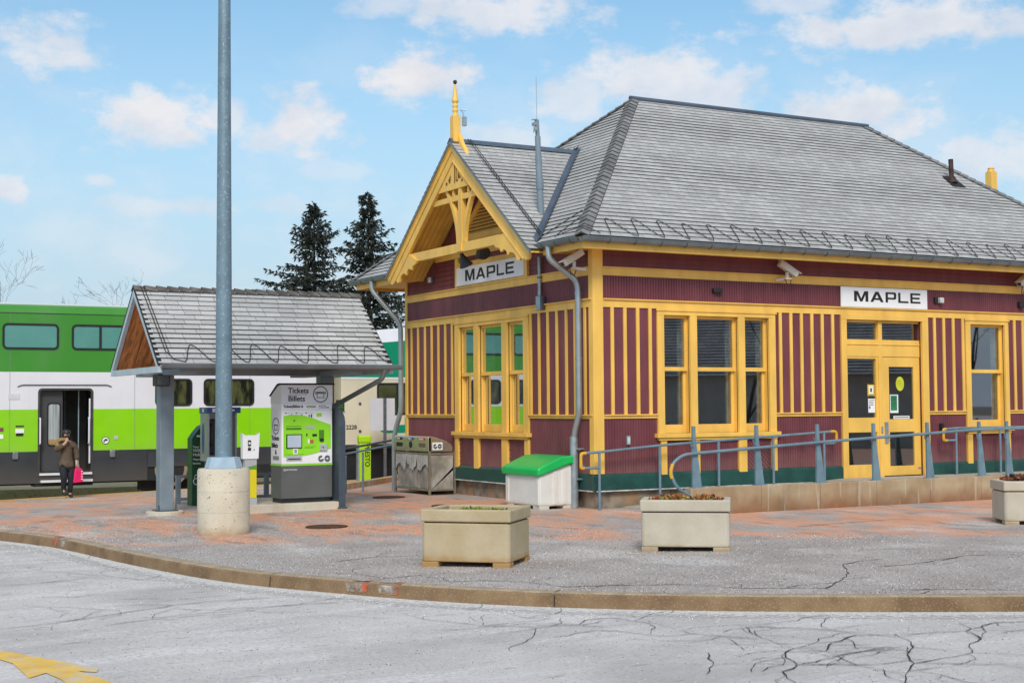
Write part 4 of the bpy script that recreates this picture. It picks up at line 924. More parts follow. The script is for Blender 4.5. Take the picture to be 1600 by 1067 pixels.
# ------------------------------------------------------------------ lamps, cameras, mast
def gooseneck(y, label, yaw):
    t = thing('gooseneck_lamp', label, 'lamp', (-.06, y, 4.30), yaw, 'black gooseneck lamps over the gable sign')
    m = MB(); m.tube(bend([(.01, 0, .22), (-.12, 0, .22), (-.42, 0, .20), (-.50, 0, .10)], .1), .014, 8); m.tube([(.03, 0, .22), (0, 0, .22)], .05, 12); m.build('arm', BLACK, t, smooth=True)
    m = MB(); m.lathe([(.03, .10), (.035, .02), (.04, .0), (.05, -.02), (.13, -.20), (.125, -.20), (.045, -.03)], (0, 0, 0), 18); sh = m.build('shade', BLACK, t, smooth=True); sh.location = (-.50, 0, .02); sh.rotation_euler = (0, R(-28), 0)
    return t
gooseneck(3.55, 'black cone lamp on a gooseneck over the letter M of the gable sign', R(10))
g2 = gooseneck(2.62, 'black lamp hanging over the letters P and L of the gable sign, seen end on', R(-12)); g2.children[1].rotation_euler = (R(72), 0, R(-25)); g2.children[1].location = (-.50, .02, .08)
CAMM = mat('camera_housing', (.62, .58, .50), .45, .08, 5.)
def seccam(loc, rz, tilt, label):
    t = thing('security_camera', label, 'camera', loc, rz, 'security cameras under the eaves')
    m = MB(); m.box(-.06, .06, -.05, .05, -.02, .0); m.tube([(0, 0, 0), (0, 0, .10)], .03, 10); m.tube([(-.16, .1, -.03), (-.02, .02, -.01)], .025, 8); m.build('bracket', CAMM, t)
    m = MB(); m.box(-.19, .19, -.055, .055, -.05, .045); m.box(-.21, .24, -.065, .065, .0455, .058); m.box(.191, .20, -.045, .045, -.04, .035); hd = m.build('housing', CAMM, t, bev=.006); hd.location = (.02, 0, .16); hd.rotation_euler = (0, R(tilt), 0)
    m = MB(); m.box(.2005, .204, -.035, .035, -.032, .028); m.build('lens_window', INK, hd)
    m = MB(); m.tube([(-.05, 0, .0), (-.02, -.05, -.12), (.05, -.03, -.10), (.08, 0, .05)], .008, 6); m.build('lead', BLACK, t, smooth=True)
    return t
seccam((3.80, -.20, 3.78), R(-12), 32, 'cream security camera angled down from the wall between the front window and the MAPLE sign')
seccam((-.28, .12, 3.82), R(172), 32, 'cream security camera behind the downpipe near the corner of the station')
seccam((9.62, -.20, 3.80), R(195), 25, 'cream security camera at the far right end of the front wall')
t = thing('antenna_mast', 'grey antenna mast with a thin whip rising from the gable roof valley', 'antenna', (-.04, 1.55, 4.86))
m = MB(); m.tube([(0, 0, 0), (-.045, 0, 1.0)], .055, 12); m.tube([(-.045, 0, 1.0), (-.055, 0, 1.32)], .048, 12); m.tube([(-.055, 0, 1.32), (-.07, 0, 1.60)], .036, 12); m.tube([(-.018, 0, .42), (-.026, 0, .60)], .066, 12); m.build('pole', SHPOST, t, smooth=True)
m = MB(); m.tube([(-.068, 0, 1.58), (-.075, 0, 2.33)], .0055, 6); m.build('whip', STEEL, t)
m = MB(); m.box(-.14, -.10, -.05, .05, 1.50, 1.55); m.box(-.15, -.11, -.08, -.03, 1.40, 1.47); m.tube([(-.13, .0, 1.38), (-.12, .02, 1.58)], .01, 6); m.tube([(-.15, .03, 1.60), (-.09, -.04, 1.60)], .012, 6); m.build('sensor', STEEL, t)
# ------------------------------------------------------------------ ramp and handrails
RW = thing('ramp_wall', 'low tan concrete retaining wall along the entrance ramp of the station', 'wall', (0, 0, 0))
m = MB(); j = [.42, 1.75, 2.92, 4.1, 5.28, 6.45, 7.6, 9.4, 11.4]
RAMPC = mat('ramp_concrete', (.36, .25, .14), .92, .2, 2.2, bump=.5, bscale=50, col2=(.47, .36, .23)); mixin(RAMPC, noise_fac(1.1, .54, .7, (1, 1, .4), .7), (.22, .13, .07)); mixin(RAMPC, z_fac(-.02, .26, .9, 4., .3), (.25, .105, .045)); mixin(RAMPC, noise_fac(2.6, .56, .68, (1, 1, .25), .6, 6), (.20, .13, .08)); mixin(RAMPC, noise_fac(3.1, .60, .64, (3, 1, .25), .45, 6), (.58, .50, .40))
mixin(RAMPC, noise_fac(120, .66, .72, (1, 1, 1), .5, 2), (.10, .07, .05))
for a, b in zip(j, j[1:]): m.box(a, b-.006, -1.96, -1.80, -.2, .40)
m.build('wall_panels', RAMPC, RW, bev=.012)
m = MB(); m.prism([(.50, -1.795, -.05), (.50, -1.795, .02), (5.0, -1.795, .325), (11.4, -1.795, .325), (11.4, -1.795, -.05)], (0, 1.72, 0)); m.build('ramp_floor', mat('ramp_floor_concrete', (.42, .38, .33), .9, .15, 3.), RW)
m = MB(); m.prism([(-1.6, -.30, -.02), (-.4, -.22, .04), (.49, -.22, .04), (.49, -1.79, .012), (-.6, -1.6, .0)], (0, 0, .012)) if False else m.box(.0, .01, 0, .01, -.3, -.29); 
YELBAND = mat('yellow_end_band', (.72, .40, .02), .45, .06, 8.)
HR = thing('ramp_handrail', 'blue grey handrail on tapered posts along the ramp wall, curling down at its left end', 'railing', (0, 0, 0))
for x in (.535, 1.72, 2.93, 4.11, 5.295, 6.495, 7.16, 8.4, 9.6, 10.8):
    m = MB(); y = -1.88
    m.prism([(x-.028, y-.02, .40), (x+.135, y-.02, .40), (x+.034, y-.02, 1.12), (x+.028, y-.02, 1.315), (x-.022, y-.02, 1.315)], (0, .04, 0)); m.box(x-.05, x+.17, y-.06, y+.06, .398, .412); m.tube([(x+.0, y-.02, 1.0), (x-.06, y-.02, 1.02), (x-.09, y-.03, 1.10)], .009, 6)
    m.build('post', BLUESTEEL, HR, bev=.003)
def railz(x): return .90+(x-.55)*.052 if x < 6.0 else 1.183 if x < 7.2 else 1.183
rp = [(.42, -1.93, .30), (.18, -1.93, .42), (.08, -1.93, .62), (.12, -1.93, .78), (.30, -1.93, .895), (.56, -1.93, .915), (3.2, -1.93, 1.045), (6.45, -1.93, 1.183), (8, -1.93, 1.19), (11.3, -1.93, 1.19)]
m = MB(); m.tube([(x, y-.0, z) for x, y, z in [tuple(v) for v in bend(rp, .2)]], .024, 10); RL = m.build('rail', BLUESTEEL, HR, smooth=True)
m = MB(); m.tube([(.10, -1.93, .56), (.08, -1.93, .62), (.085, -1.93, .68), (.115, -1.93, .765)], .027, 10); m.build('end_band', YELBAND, RL, smooth=True)
def wallrail(name, lab, pts, posts, band_pts):
    t = thing(name, lab, 'railing', (0, 0, 0)); m = MB(); m.tube([tuple(v) for v in bend(pts, .12)], .021, 10); r_ = m.build('rail', BLUESTEEL, t, smooth=True)
    m = MB(); m.tube([tuple(v) for v in bend(band_pts, .12)], .025, 10); m.build('end_band', YELBAND, r_, smooth=True)
    for x, z0, z1 in posts: MB().tube([(x, -.25, z0), (x, -.25, z1)], .021, 8).build('post', BLUESTEEL, t, smooth=True)
y = -.25
wallrail('wall_handrail', 'sloping handrail against the front wall with a yellow loop beside the downpipe', [(-.07, y, .66), (-.42, y, .66), (-.42, y, .89), (-.07, y, .905), (1.07, y, .985), (4.72, y, 1.155), (4.80, y, 1.155), (4.80, y, .95), (4.52, y, .95)], [(-.08, .0, .90), (1.07, .06, .98), (2.25, .14, 1.03), (3.4, .22, 1.09), (4.52, .29, 1.14)], [(-.36, y, .66), (-.42, y, .66), (-.42, y, .89), (-.33, y, .892)])
for o in COL.objects:
    if o.name.startswith('wall_handrail'): H1 = o
m = MB(); m.tube([tuple(v) for v in bend([(4.66, y, 1.153), (4.80, y, 1.157), (4.80, y, 1.0)], .12)], .025, 10); m.build('end_band', YELBAND, H1.children[0], smooth=True)
wallrail('wall_handrail', 'handrail against the front wall with a yellow loop just right of the door', [(7.66, y, .95), (7.36, y, .95), (7.36, y, 1.155), (7.7, y, 1.172), (11.2, y, 1.172)], [(7.68, .32, 1.16), (8.82, .32, 1.16), (10.0, .32, 1.16), (11.1, .32, 1.16)], [(7.45, y, .95), (7.36, y, .95), (7.36, y, 1.155), (7.42, y, 1.158)])

# ------------------------------------------------------------------ planters
PLANT_C = mat('planter_concrete', (.44, .345, .20), .92, .12, 3., bump=.5, bscale=80, col2=(.53, .43, .28)); mixin(PLANT_C, noise_fac(90, .58, .66, (1, 1, 1), .35, 3), (.33, .25, .16)); mixin(PLANT_C, z_fac(.05, .13, .85, 7., .12), (.40, .21, .06)); mixin(PLANT_C, noise_fac(2.2, .6, .7, (1, 1, .7), .35), (.36, .28, .18))
PLANT_C2 = mat('pale_planter_concrete', (.50, .44, .34), .92, .10, 3., bump=.5, bscale=80, col2=(.58, .52, .42)); mixin(PLANT_C2, noise_fac(90, .58, .66, (1, 1, 1), .3, 3), (.40, .34, .26)); mixin(PLANT_C2, z_fac(.02, .09, .8, 8., .12), (.36, .24, .11))
SOIL = mat('planter_soil', (.06, .045, .035), .95, .4, 20.)
def planter(cx_, cy_, ang, ln, wd, h, mt, lab):
    t = thing('concrete_planter', lab, 'planter', (cx_, cy_, g(cx_, cy_)-.004), ang, 'concrete planters on the pavement')
    a, b = ln/2, wd/2
    def slab(mb, z0, z1, ins, ch=.03):
        a_, b_ = a-ins, b-ins; q = [(-a_+ch, -b_), (a_-ch, -b_), (a_, -b_+ch), (a_, b_-ch), (a_-ch, b_), (-a_+ch, b_), (-a_, b_-ch), (-a_, -b_+ch)]
        mb.prism([(x, y, z0) for x, y in q], (0, 0, z1-z0))
    m = MB()
    z_t = h-.145
    slab(m, .055, z_t, .012); m.build('tub', mt, t, bev=.012)
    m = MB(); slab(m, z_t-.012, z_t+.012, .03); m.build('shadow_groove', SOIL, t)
    m = MB(); r_ = .085
    o_ = [(-a, -b), (a, -b), (a, b), (-a, b)]; i_ = [(-a+r_, -b+r_), (a-r_, -b+r_), (a-r_, b-r_), (-a+r_, b-r_)]
    for k in range(4):
        p, q, s_, u = o_[k], o_[(k+1) % 4], i_[(k+1) % 4], i_[k]
        m.face([(*p, z_t+.013), (*q, z_t+.013), (*q, h), (*p, h)]); m.face([(*p, h), (*q, h), (*s_, h), (*u, h)]); m.face([(*u, h), (*s_, h), (*s_, h-.12), (*u, h-.12)]); m.face([(*p, z_t+.013), (*q, z_t+.013), (*s_, z_t+.013), (*u, z_t+.013)])
    bm = bmesh.new()
    o = m.build('rim', mt, t); bm.from_mesh(o.data); bmesh.ops.remove_doubles(bm, verts=bm.verts, dist=1e-5); bmesh.ops.recalc_face_normals(bm, faces=bm.faces); bm.to_mesh(o.data); bm.free()
    bv = o.modifiers.new('bevel', 'BEVEL'); bv.width = .018; bv.segments = 3
    m = MB(); m.face([(-a+r_-.003, -b+r_-.003, h-.06), (a-r_+.003, -b+r_-.003, h-.06), (a-r_+.003, b-r_+.003, h-.06), (-a+r_-.003, b-r_+.003, h-.06)]); m.build('soil', SOIL, t)
    for sx_ in (-1, 1):
        for sy_ in (-1, 1):
            x0, x1 = sorted((sx_*(a-.012), sx_*(a-.20))); y0, y1 = sorted((sy_*(b-.012), sy_*(b-.17)))
            MB().box(x0, x1, y0, y1, -.02, .0545).build('foot', mt, t, bev=.01)
    return t
def local(cx_, cy_, ang, u, v): c, s_ = math.cos(ang), math.sin(ang); return (cx_+u*c-v*s_, cy_+u*s_+v*c)
A1 = R(-45.5); c1 = local(-5.64, -5.36, A1, .50, .41)
P1 = planter(*c1, A1, 1.0, .82, .605, PLANT_C, 'sand coloured concrete planter with only a little moss, nearest the light pole')
A2 = R(-38.5); c2 = local(-2.99, -5.61, A2, .51, .31)
P2 = planter(*c2, A2, 1.02, .62, .585, PLANT_C2, 'pale concrete planter with red dried plants, standing before the ramp wall end')
A3 = R(-33); c3 = local(2.84, -5.66, A3, .50, .35)
P3_ = planter(*c3, A3, 1.0, .70, .585, PLANT_C2, 'pale concrete planter cut off by the right edge of the photo')
def leafy(name, lab, cat, cxy, ang, ln, wd, z0, n_, cols, hmax, size, spots):
    t = thing(name, lab, cat, (*cxy, z0), ang)
    for k, (mm_, frac) in enumerate(cols):
        m = MB()
        for i in range(int(n_*frac)):
            sx0, sw = random.choice(spots); x = max(-ln/2+.1, min(ln/2-.1, random.gauss(sx0, sw))); yy = random.uniform(-wd/2+.1, wd/2-.1)
            dens = math.exp(-((x-sx0)/(sw*1.6))**2); zz = random.uniform(0, hmax)*dens
            d = Vector((random.gauss(0, 1), random.gauss(0, 1), random.uniform(.1, 1.3))).normalized(); s_ = Vector((random.gauss(0, 1), random.gauss(0, 1), random.gauss(0, .4))).cross(d).normalized(); L_ = size*random.uniform(.5, 1.3); w_ = L_*random.uniform(.22, .42); p = Vector((x, yy, zz))
            m.face([tuple(p), tuple(p+d*L_*.5+s_*w_), tuple(p+d*L_), tuple(p+d*L_*.5-s_*w_)])
        m.build('leaves', mm_, t, recalc=False)
    return t
MOSS = mat('moss_green', (.24, .30, .03), .9, .35, 30.); MOSSD = mat('moss_dark', (.09, .11, .025), .9, .3, 30.)
SED_R = mat('sedum_red', (.30, .065, .02), .85, .4, 25.); SED_O = mat('sedum_orange', (.36, .15, .04), .85, .35, 25.); SED_Y = mat('sedum_yellow', (.34, .30, .06), .85, .3, 25.); DRYB = mat('dry_brown_stems', (.10, .05, .03), .9, .3, 20.)
leafy('moss', 'yellow green moss filling the sand coloured planter near the light pole', 'plant', c1, A1, 1.0, .82, g(*c1)+.535, 900, [(MOSS, .75), (MOSSD, .25)], .035, .035, [(-.14, .09), (-.05, .12), (.15, .12)])
leafy('sedum_plants', 'red and orange dried sedum plants in the pale planter before the ramp wall', 'plant', c2, A2, 1.02, .62, g(*c2)+.525, 1700, [(SED_R, .4), (SED_O, .2), (SED_Y, .25), (DRYB, .15)], .075, .05, [(-.26, .10), (-.12, .10), (.22, .14), (0, .3)])
leafy('dry_plants', 'dark brown dried plants in the planter at the right edge', 'plant', c3, A3, 1.0, .70, g(*c3)+.53, 900, [(DRYB, .7), (SED_R, .3)], .09, .07, [(-.2, .14), (.15, .14)])

# ------------------------------------------------------------------ light pole
LP = thing('light_pole', 'tall grey steel light pole on a round pocked concrete base', 'light pole', (-6.12, -.20, g(-6.12, -.2)))
m = MB(); m.lathe([(.352, -.1), (.352, .855), (.335, .885), (.0, .886)], (0, 0, 0), 40); 
BASEC = mat('pocked_concrete', (.62, .55, .43), .92, .08, 3., bump=.35, bscale=60); mixin(BASEC, noise_fac(17, .69, .71, (1, 1, 1.5), .95, 2), (.07, .055, .045)); mixin(BASEC, noise_fac(38, .71, .73, (1, 1, 1), .8, 1), (.09, .07, .06)); mixin(BASEC, z_fac(.0, .12, .75, 6., .15), (.38, .25, .12)); mixin(BASEC, noise_fac(1.7, .52, .72, (1, 1, .5), .45), (.48, .38, .25))
cb = m.build('concrete_base', BASEC, LP, smooth=True)
m = MB()
for z in (.30, .575): m.lathe([(.353, z), (.3545, z+.003), (.3545, z+.006), (.353, z+.009)], (0, 0, 0), 40)
m.build('cast_line', PALE_CONC, cb)
m = MB(); m.lathe([(.255, .886), (.255, .905), (.215, 1.035), (.14, 1.04)], (0, 0, 0), 8, ph=R(22)); m.build('base_cover', POLE_BASE, LP)
m = MB(); m.lathe([(.118, 1.03), (.112, 2.0), (.072, 9.2)], (0, 0, 0), 12, ph=R(10)); m.build('shaft', POLE, LP, smooth=True)
m = MB(); m.tube([(0, 0, 9.1), (0, -.3, 9.3), (0, -1.2, 9.45)], .04, 8); m.build('arm', POLE, LP); m = MB(); m.box(-.17, .17, -1.85, -1.1, 9.36, 9.5); m.build('lamp_head', SHPOST, LP, bev=.04)

# ------------------------------------------------------------------ ticket shelter
SX0, SX1, SY, SZR, SZE, SHW = -6.33, -2.46, 3.74, 3.58, 2.31, 1.44
SH = thing('ticket_shelter', 'small open shelter with a shingled gable roof over the ticket machine', 'shelter', (0, 0, 0))
m = MB(); ss = (SZR-SZE)/SHW
for sg in (-1, 1): shingles(m, [(SX0, SY, SZR), (SX0, SY+sg*SHW, SZE), (SX1, SY+sg*SHW, SZE), (SX1, SY, SZR)], (SX0, SY+sg*SHW, SZE), (1, 0, 0), .122, .27, .02)
SR = m.build('roof', [SLATE2, BUTT], SH)
caps((SX0-.02, SY, SZR-.02), (SX1+.02, SY, SZR-.02), .10, 21, .75, .03, 'ridge_cap', (0, 0, 1), CAPB, SR)
for sg in (-1, 1):
    m = MB(); nb = 13
    for i in range(nb):
        x0 = SX0+.06+(SX1-SX0-.12)*i/nb; x1 = SX0+.06+(SX1-SX0-.12)*(i+1)/nb-.012
        m.prism([(x0, SY, SZR-.05), (x1, SY, SZR-.05), (x1, SY+sg*(SHW-.03), SZE-.022), (x0, SY+sg*(SHW-.03), SZE-.022)], (0, 0, -.025))
    m.build('soffit_boards', WOOD, SH)
    for x0, x1, nm in ((SX0-.01, SX0+.05, 'barge_board'), (SX1-.05, SX1+.01, 'barge_board')):
        m = MB(); m.prism([(x0, SY, SZR-.03), (x0, SY+sg*(SHW+.01), SZE-.028), (x0, SY+sg*(SHW+.01), SZE-.13), (x0, SY, SZR-.15)], (x1-x0, 0, 0)); m.build(nm, SHTRIM, SH)
        m = MB(); m.prism([(x0-.006, SY, SZR+.0), (x0-.006, SY+sg*(SHW+.02), SZE+.0), (x0-.006, SY+sg*(SHW+.02), SZE-.028), (x0-.006, SY, SZR-.028)], (x1-x0+.012, 0, 0)); m.build('roof_edge', RUBBER, SH)
m = MB(); m.box(SX0-.012, SX0+.06, SY-SHW, SY+SHW, SZE-.13, SZE-.035); m.build('gable_tie', SHTRIM, SH)
m = MB(); m.box(SX1-.06, SX1+.012, SY-SHW, SY+SHW, SZE-.13, SZE-.035); m.build('gable_tie', SHTRIM, SH)
m = MB(); m.box(SX0+.1, SX1-.1, SY-.1, SY+.1, SZE-.14, SZE-.02); m.build('beam', SHPOST, SH)
for x in (-5.82, -3.07):
    m = MB(); m.box(x-.14, x+.14, SY-1.3, SY+1.3, SZE-.145, SZE-.06); m.build('cross_beam', SHPOST, SH, bev=.005)
    gz0 = g(x, SY); m = MB(); m.box(x-.115, x+.115, SY-.115, SY+.115, gz0+.02, SZE-.142); p = m.build('post', SHPOST, SH, bev=.012)
    m = MB(); m.box(x-.17, x+.17, SY-.17, SY+.17, gz0+.058, gz0+.075); 
    for dx in (-.14, .14): m.tube([(x+dx, SY-.14, gz0+.07), (x+dx, SY-.14, gz0+.16)], .012, 6)
    m.build('base_plate', DARKSTEEL, p); m = MB(); m.lathe([(.30, -.1), (.30, .045), (.285, .058)], (x, SY, gz0), 24); m.build('footing', BASEC if False else PALE_CONC, SH)
m = MB(); gutter(m, (SX0+.02, SY-SHW-.075, SZE-.005), (SX1+.14, SY-SHW-.075, SZE-.005), (0, -1, 0), .062); m.build('gutter', GUTTER, SH)
m = MB(); gutter(m, (SX0+.02, SY+SHW+.075, SZE-.005), (SX1+.14, SY+SHW+.075, SZE-.005), (0, 1, 0), .062); m.build('gutter', GUTTER, SH)
m = MB(); m.tube(bend([(-2.62, SY-SHW-.07, SZE-.05), (-2.62, SY-SHW+.05, SZE-.22), (-2.95, SY-.14, 1.66), (-2.93, SY-.02, 1.3), (-2.93, SY-.02, g(-2.9, SY))], .08), .042, 10); m.build('downpipe', GUTTER, SH, smooth=True)
upS = Vector((0, SHW, SZR-SZE)).normalized(); nS = Vector((0, -upS.z, upS.y))
m = cable(Vector((SX0, SY-SHW, SZE)), Vector((1, 0, 0)), upS, nS, .42, SX1-SX0-.05, .49, .44, .007, 0., .36)
for o_ in (0, .045): m.tube([Vector((SX0+.16+o_, SY-SHW, SZE))+upS*.25+nS*.03, Vector((SX0+.10+o_, SY, SZR))+nS*.03], .008, 5)
m.tube([Vector((SX0+.18, SY-SHW, SZE))+upS*.25+nS*.03, Vector((SX0+.25, SY-SHW, SZE))+upS*.08+nS*.03, Vector((SX0+.42, SY-SHW, SZE))+upS*.02+nS*.03], .008, 5)
m.build('heating_cable', CABLE, SR)
t = thing('loudspeaker', 'black loudspeaker box hung at the top of the left shelter post', 'speaker', (-5.935, SY-.20, 2.08)); m = MB(); m.box(-.13, .10, -.14, .08, -.09, .10); m.build('cabinet', BLACK, t, bev=.02); m = MB(); m.box(-.11, .08, -.148, -.141, -.07, .08); m.build('grille', DARKSTEEL, t)
# ------------------------------------------------------------------ ticket machine on its slab
t = thing('concrete_slab', 'low pale concrete slab under the ticket machine', 'slab', (0, 0, 0)); m = MB(); m.box(-4.86, -3.06, 2.88, 4.6, -.2, .085); m.build('slab', PALE_CONC, t, bev=.015)
TMW, TMC, TMB, TML = mat('machine_white', (.90, .90, .92), .35, .02, 3.), mat('machine_green', (.30, .76, .02), .4, .06, 3.), mat('machine_grey', (.12, .125, .122), .45, .08, 3.), mat('machine_silver', (.46, .47, .49), .4, .05, 4.)
TM = thing('ticket_machine', 'white and green ticket vending machine with a grey plinth, lettered Tickets Billets', 'ticket machine', (-4.115, 3.0, .085), R(3.5))
tw, td_, thh = .905, .44, 1.92
m = MB(); m.box(.02, tw-.02, .03, td_-.03, 0, .07); m.build('plinth_recess', BLACK, TM)
m = MB(); m.box(0, tw, 0, td_, .07, .60); m.build('plinth', TMB, TM, bev=.008)
m = MB(); m.box(-.003, tw+.003, -.003, td_, .601, .628); m.build('green_line', TMC, TM)
m = MB(); m.box(0, tw, 0, td_, .629, 1.51); m.box(0, tw, 0, td_, 1.512, 1.61); m.build('body', TMW, TM, bev=.008)
HEADM = mat('machine_header', (.76, .77, .80), .4, .02, 3.)
m = MB(); m.prism([(-.004, -.005, 1.612), (-.004, td_, 1.612), (-.004, td_, 1.74), (-.004, td_*.35, 1.90), (-.004, .06, 1.92), (-.004, -.005, 1.92)], (tw+.008, 0, 0)); m.build('header', HEADM, TM)
m = MB(); m.prism([(-.02, -.02, 1.921), (-.02, .07, 1.928), (-.02, td_*.36, 1.908), (-.02, td_+.02, 1.735), (-.02, td_+.02, 1.755), (-.02, td_*.36, 1.935), (-.02, .07, 1.95), (-.02, -.02, 1.945)], (tw+.06, 0, 0)); m.build('cap', RUBBER, TM)
fz = -.010
def tmbox(nm, mt, x0, x1, z0, z1, y0=-.012, y1=-.0005, par=None, bev=0): return MB().box(x0, x1, y0, y1, z0, z1).build(nm, mt, par or TM, bev=bev)
text('lettering', 'Tickets', .125, INK, TM, (.11, -.008, 1.785), bold=.002); text('lettering', 'Billets', .125, INK, TM, (.11, -.008, 1.655), bold=.002); tmbox('rule', INK, .11, .44, 1.758, 1.763, -.008)
def circ(cx0, cz0, r, w, y=-.008, mt=INK, sx_=1., par=None, nm='ring', rot=False):
    m = MB(); k = 28; o_ = [(cx0+sx_*r*math.cos(2*math.pi*i/k), cz0+r*math.sin(2*math.pi*i/k)) for i in range(k)]; i_ = [(cx0+sx_*(r-w)*math.cos(2*math.pi*i/k), cz0+(r-w)*math.sin(2*math.pi*i/k)) for i in range(k)]
    ring(m, o_, i_, (lambda u, w_, d: (-.006-d, u, w_)) if rot else (lambda u, w_, d: (u, y-d, w_)), .002); return m.build(nm, mt, par or TM)
circ(.69, 1.765, .135, .014)
m = MB()
def fr(m, x0, x1, z0, z1, w, y=-.009):
    m.box(x0, x1, y, y+.004, z1-w, z1); m.box(x0, x1, y, y+.004, z0, z0+w); m.box(x0, x0+w, y, y+.004, z0+w, z1-w); m.box(x1-w, x1, y, y+.004, z0+w, z1-w)
m.box(.60, .78, -.010, -.006, 1.79, 1.805); m.box(.60, .612, -.010, -.006, 1.765, 1.79); m.box(.768, .78, -.010, -.006, 1.765, 1.79); fr(m, .625, .755, 1.705, 1.785, .009); m.build('ticket_symbol', INK, TM)
text('lettering', 'Tickets|Billets &', .062, INK, TM, (.03, -.003, 1.548), bold=.0012, xs=.86); tmbox('label_plate', mat('label_green', (.12, .30, .08), .5, .1, 9.), .445, .60, 1.545, 1.58, -.003); text('lettering', 'PRESTO', .04, WHITE, TM, (.452, -.006, 1.548), xs=.95); text('lettering', 'card / carte', .028, INK, TM, (.66, -.003, 1.572)); text('lettering', 'Credit and debit', .028, INK, TM, (.66, -.003, 1.540))
# green face with a curved outline
pts = [(.03+.845*i/16, 1.415+.02*math.sin(math.pi*i/10)-.13*max(0, (i-3)/13)**1.8) for i in range(17)]+[(.875-.845*i/16, .755+.125*(1-min(1, i/12))**1.7) for i in range(17)]
m = MB(); bmq = [(x, -.001, z) for x, z in pts]; m.prism(bmq, (0, -.008, 0)); m.build('green_face', TMC, TM)
GD = mat('machine_dark_green', (.07, .25, .01), .5, .1, 6.)
m = MB(); m.box(.05, .36, -.013, -.0095, .79, 1.32); fr(m, .05, .37, .79, 1.24, .02, -.02); m.build('screen_surround', TMC, TM, bev=.002); tmbox('louvre', GD, .07, .34, 1.19, 1.25, -.018, -.0135)
SCRN = mat('machine_screen', (.50, .60, .70), .15, .04, 4.)
tmbox('screen', RUBBER, .075, .35, .885, 1.115, -.026, -.0135); tmbox('screen_glass', SCRN, .09, .335, .90, 1.10, -.028, -.0262)
tmbox('keypad', WHITE, .195, .275, .70+.09, .88-.0, -.024, -.0137); 
for i in range(3):
    for j_ in range(2): tmbox('key', INK, .215+.022*j_, .231+.022*j_, .81+.02*i, .824+.02*i, -.027, -.0242)
tmbox('ticket_tray', TML, .075, .345, .635+.06, .685+.08, -.022, -.0135); tmbox('tray_slot', RUBBER, .10, .32, .705, .722, -.024, -.0222)
tmbox('coin_plate', TML, .41, .58, 1.20, 1.245, -.014, -.0095); tmbox('coin_slot', INK, .43, .45, 1.08, 1.125, -.014, -.0095); tmbox('bill_slot', INK, .54, .62, 1.075, 1.115, -.014, -.0095); tmbox('card_recess', GD, .66, .75, 1.0, 1.18, -.013, -.0095); tmbox('card_reader', RUBBER, .675, .735, .99, 1.04, -.03, -.0135); tmbox('sticker', mat('sticker_red', (.50, .10, .04), .5, .1, 9.), .50, .56, .96, 1.02, -.012, -.0095); tmbox('sticker', WHITE, .46, .49, .965, 1.03, -.0115, -.0095); tmbox('reader_pad', TML, .67, .80, .84, .945, -.035, -.0095, bev=.006); text('lettering', 'Tap', .035, INK, TM, (.69, -.037, .885)); tmbox('note_line', GD, .40, .60, .905, .912, -.011, -.0095); tmbox('note_line', GD, .40, .56, .885, .892, -.011, -.0095)
tmbox('peephole', INK, .205, .23, 1.325, 1.348, -.011, -.0095)
for i, x in enumerate((.06, .245, .42)):
    tmbox('icon', INK, x, x+.022, 1.452, 1.47, -.004); tmbox('icon', mat('icon_grey', (.22, .22, .22), .5, .1, 9.), x+.055, x+.085, 1.40, 1.43, -.004); tmbox('icon', INK, x+.10, x+.12, 1.385, 1.44, -.004); tmbox('icon_text', TML, x+.03, x+.15, 1.46, 1.466, -.004)
tmbox('logo_plate', NLIME if False else TMC, .62, .71, 1.40, 1.455, -.006)
def go_logo(par, x0, z0, h, mt, y=-.006):
    """round letters G and O, each split by a bar."""
    for k, cx0 in enumerate((x0+h/2, x0+h*1.58)):
        for up_ in (0, 1):
            m = MB(); r = h/2; a0 = 8 if up_ else 188; a1 = 172 if up_ else 352
            if k == 0: a0, a1 = (62, 172) if up_ else (188, 352)
            N_ = 14; o_ = [(cx0+r*math.cos(R(a0+(a1-a0)*i/N_)), z0+r+r*math.sin(R(a0+(a1-a0)*i/N_))) for i in range(N_+1)]; i_ = [(cx0+r*.34*math.cos(R(a0+(a1-a0)*i/N_)), z0+r+r*.34*math.sin(R(a0+(a1-a0)*i/N_))) for i in range(N_+1)]
            for i in range(N_): m.prism([(o_[i][0], y, o_[i][1]), (o_[i+1][0], y, o_[i+1][1]), (i_[i+1][0], y, i_[i+1][1]), (i_[i][0], y, i_[i][1])], (0, -.003, 0))
            m.build('logo', mt, par)
go_logo(TM, .645, .655, .105, TMB)
text('lettering', 'METROLINX', .035, WHITE, TM, (.075, -.004, .525), xs=.9) if False else text('lettering', 'METROLINX', .036, WHITE, TM, (.075, -.004, .525)); circ(.05, .538, .017, .006, -.003, WHITE)
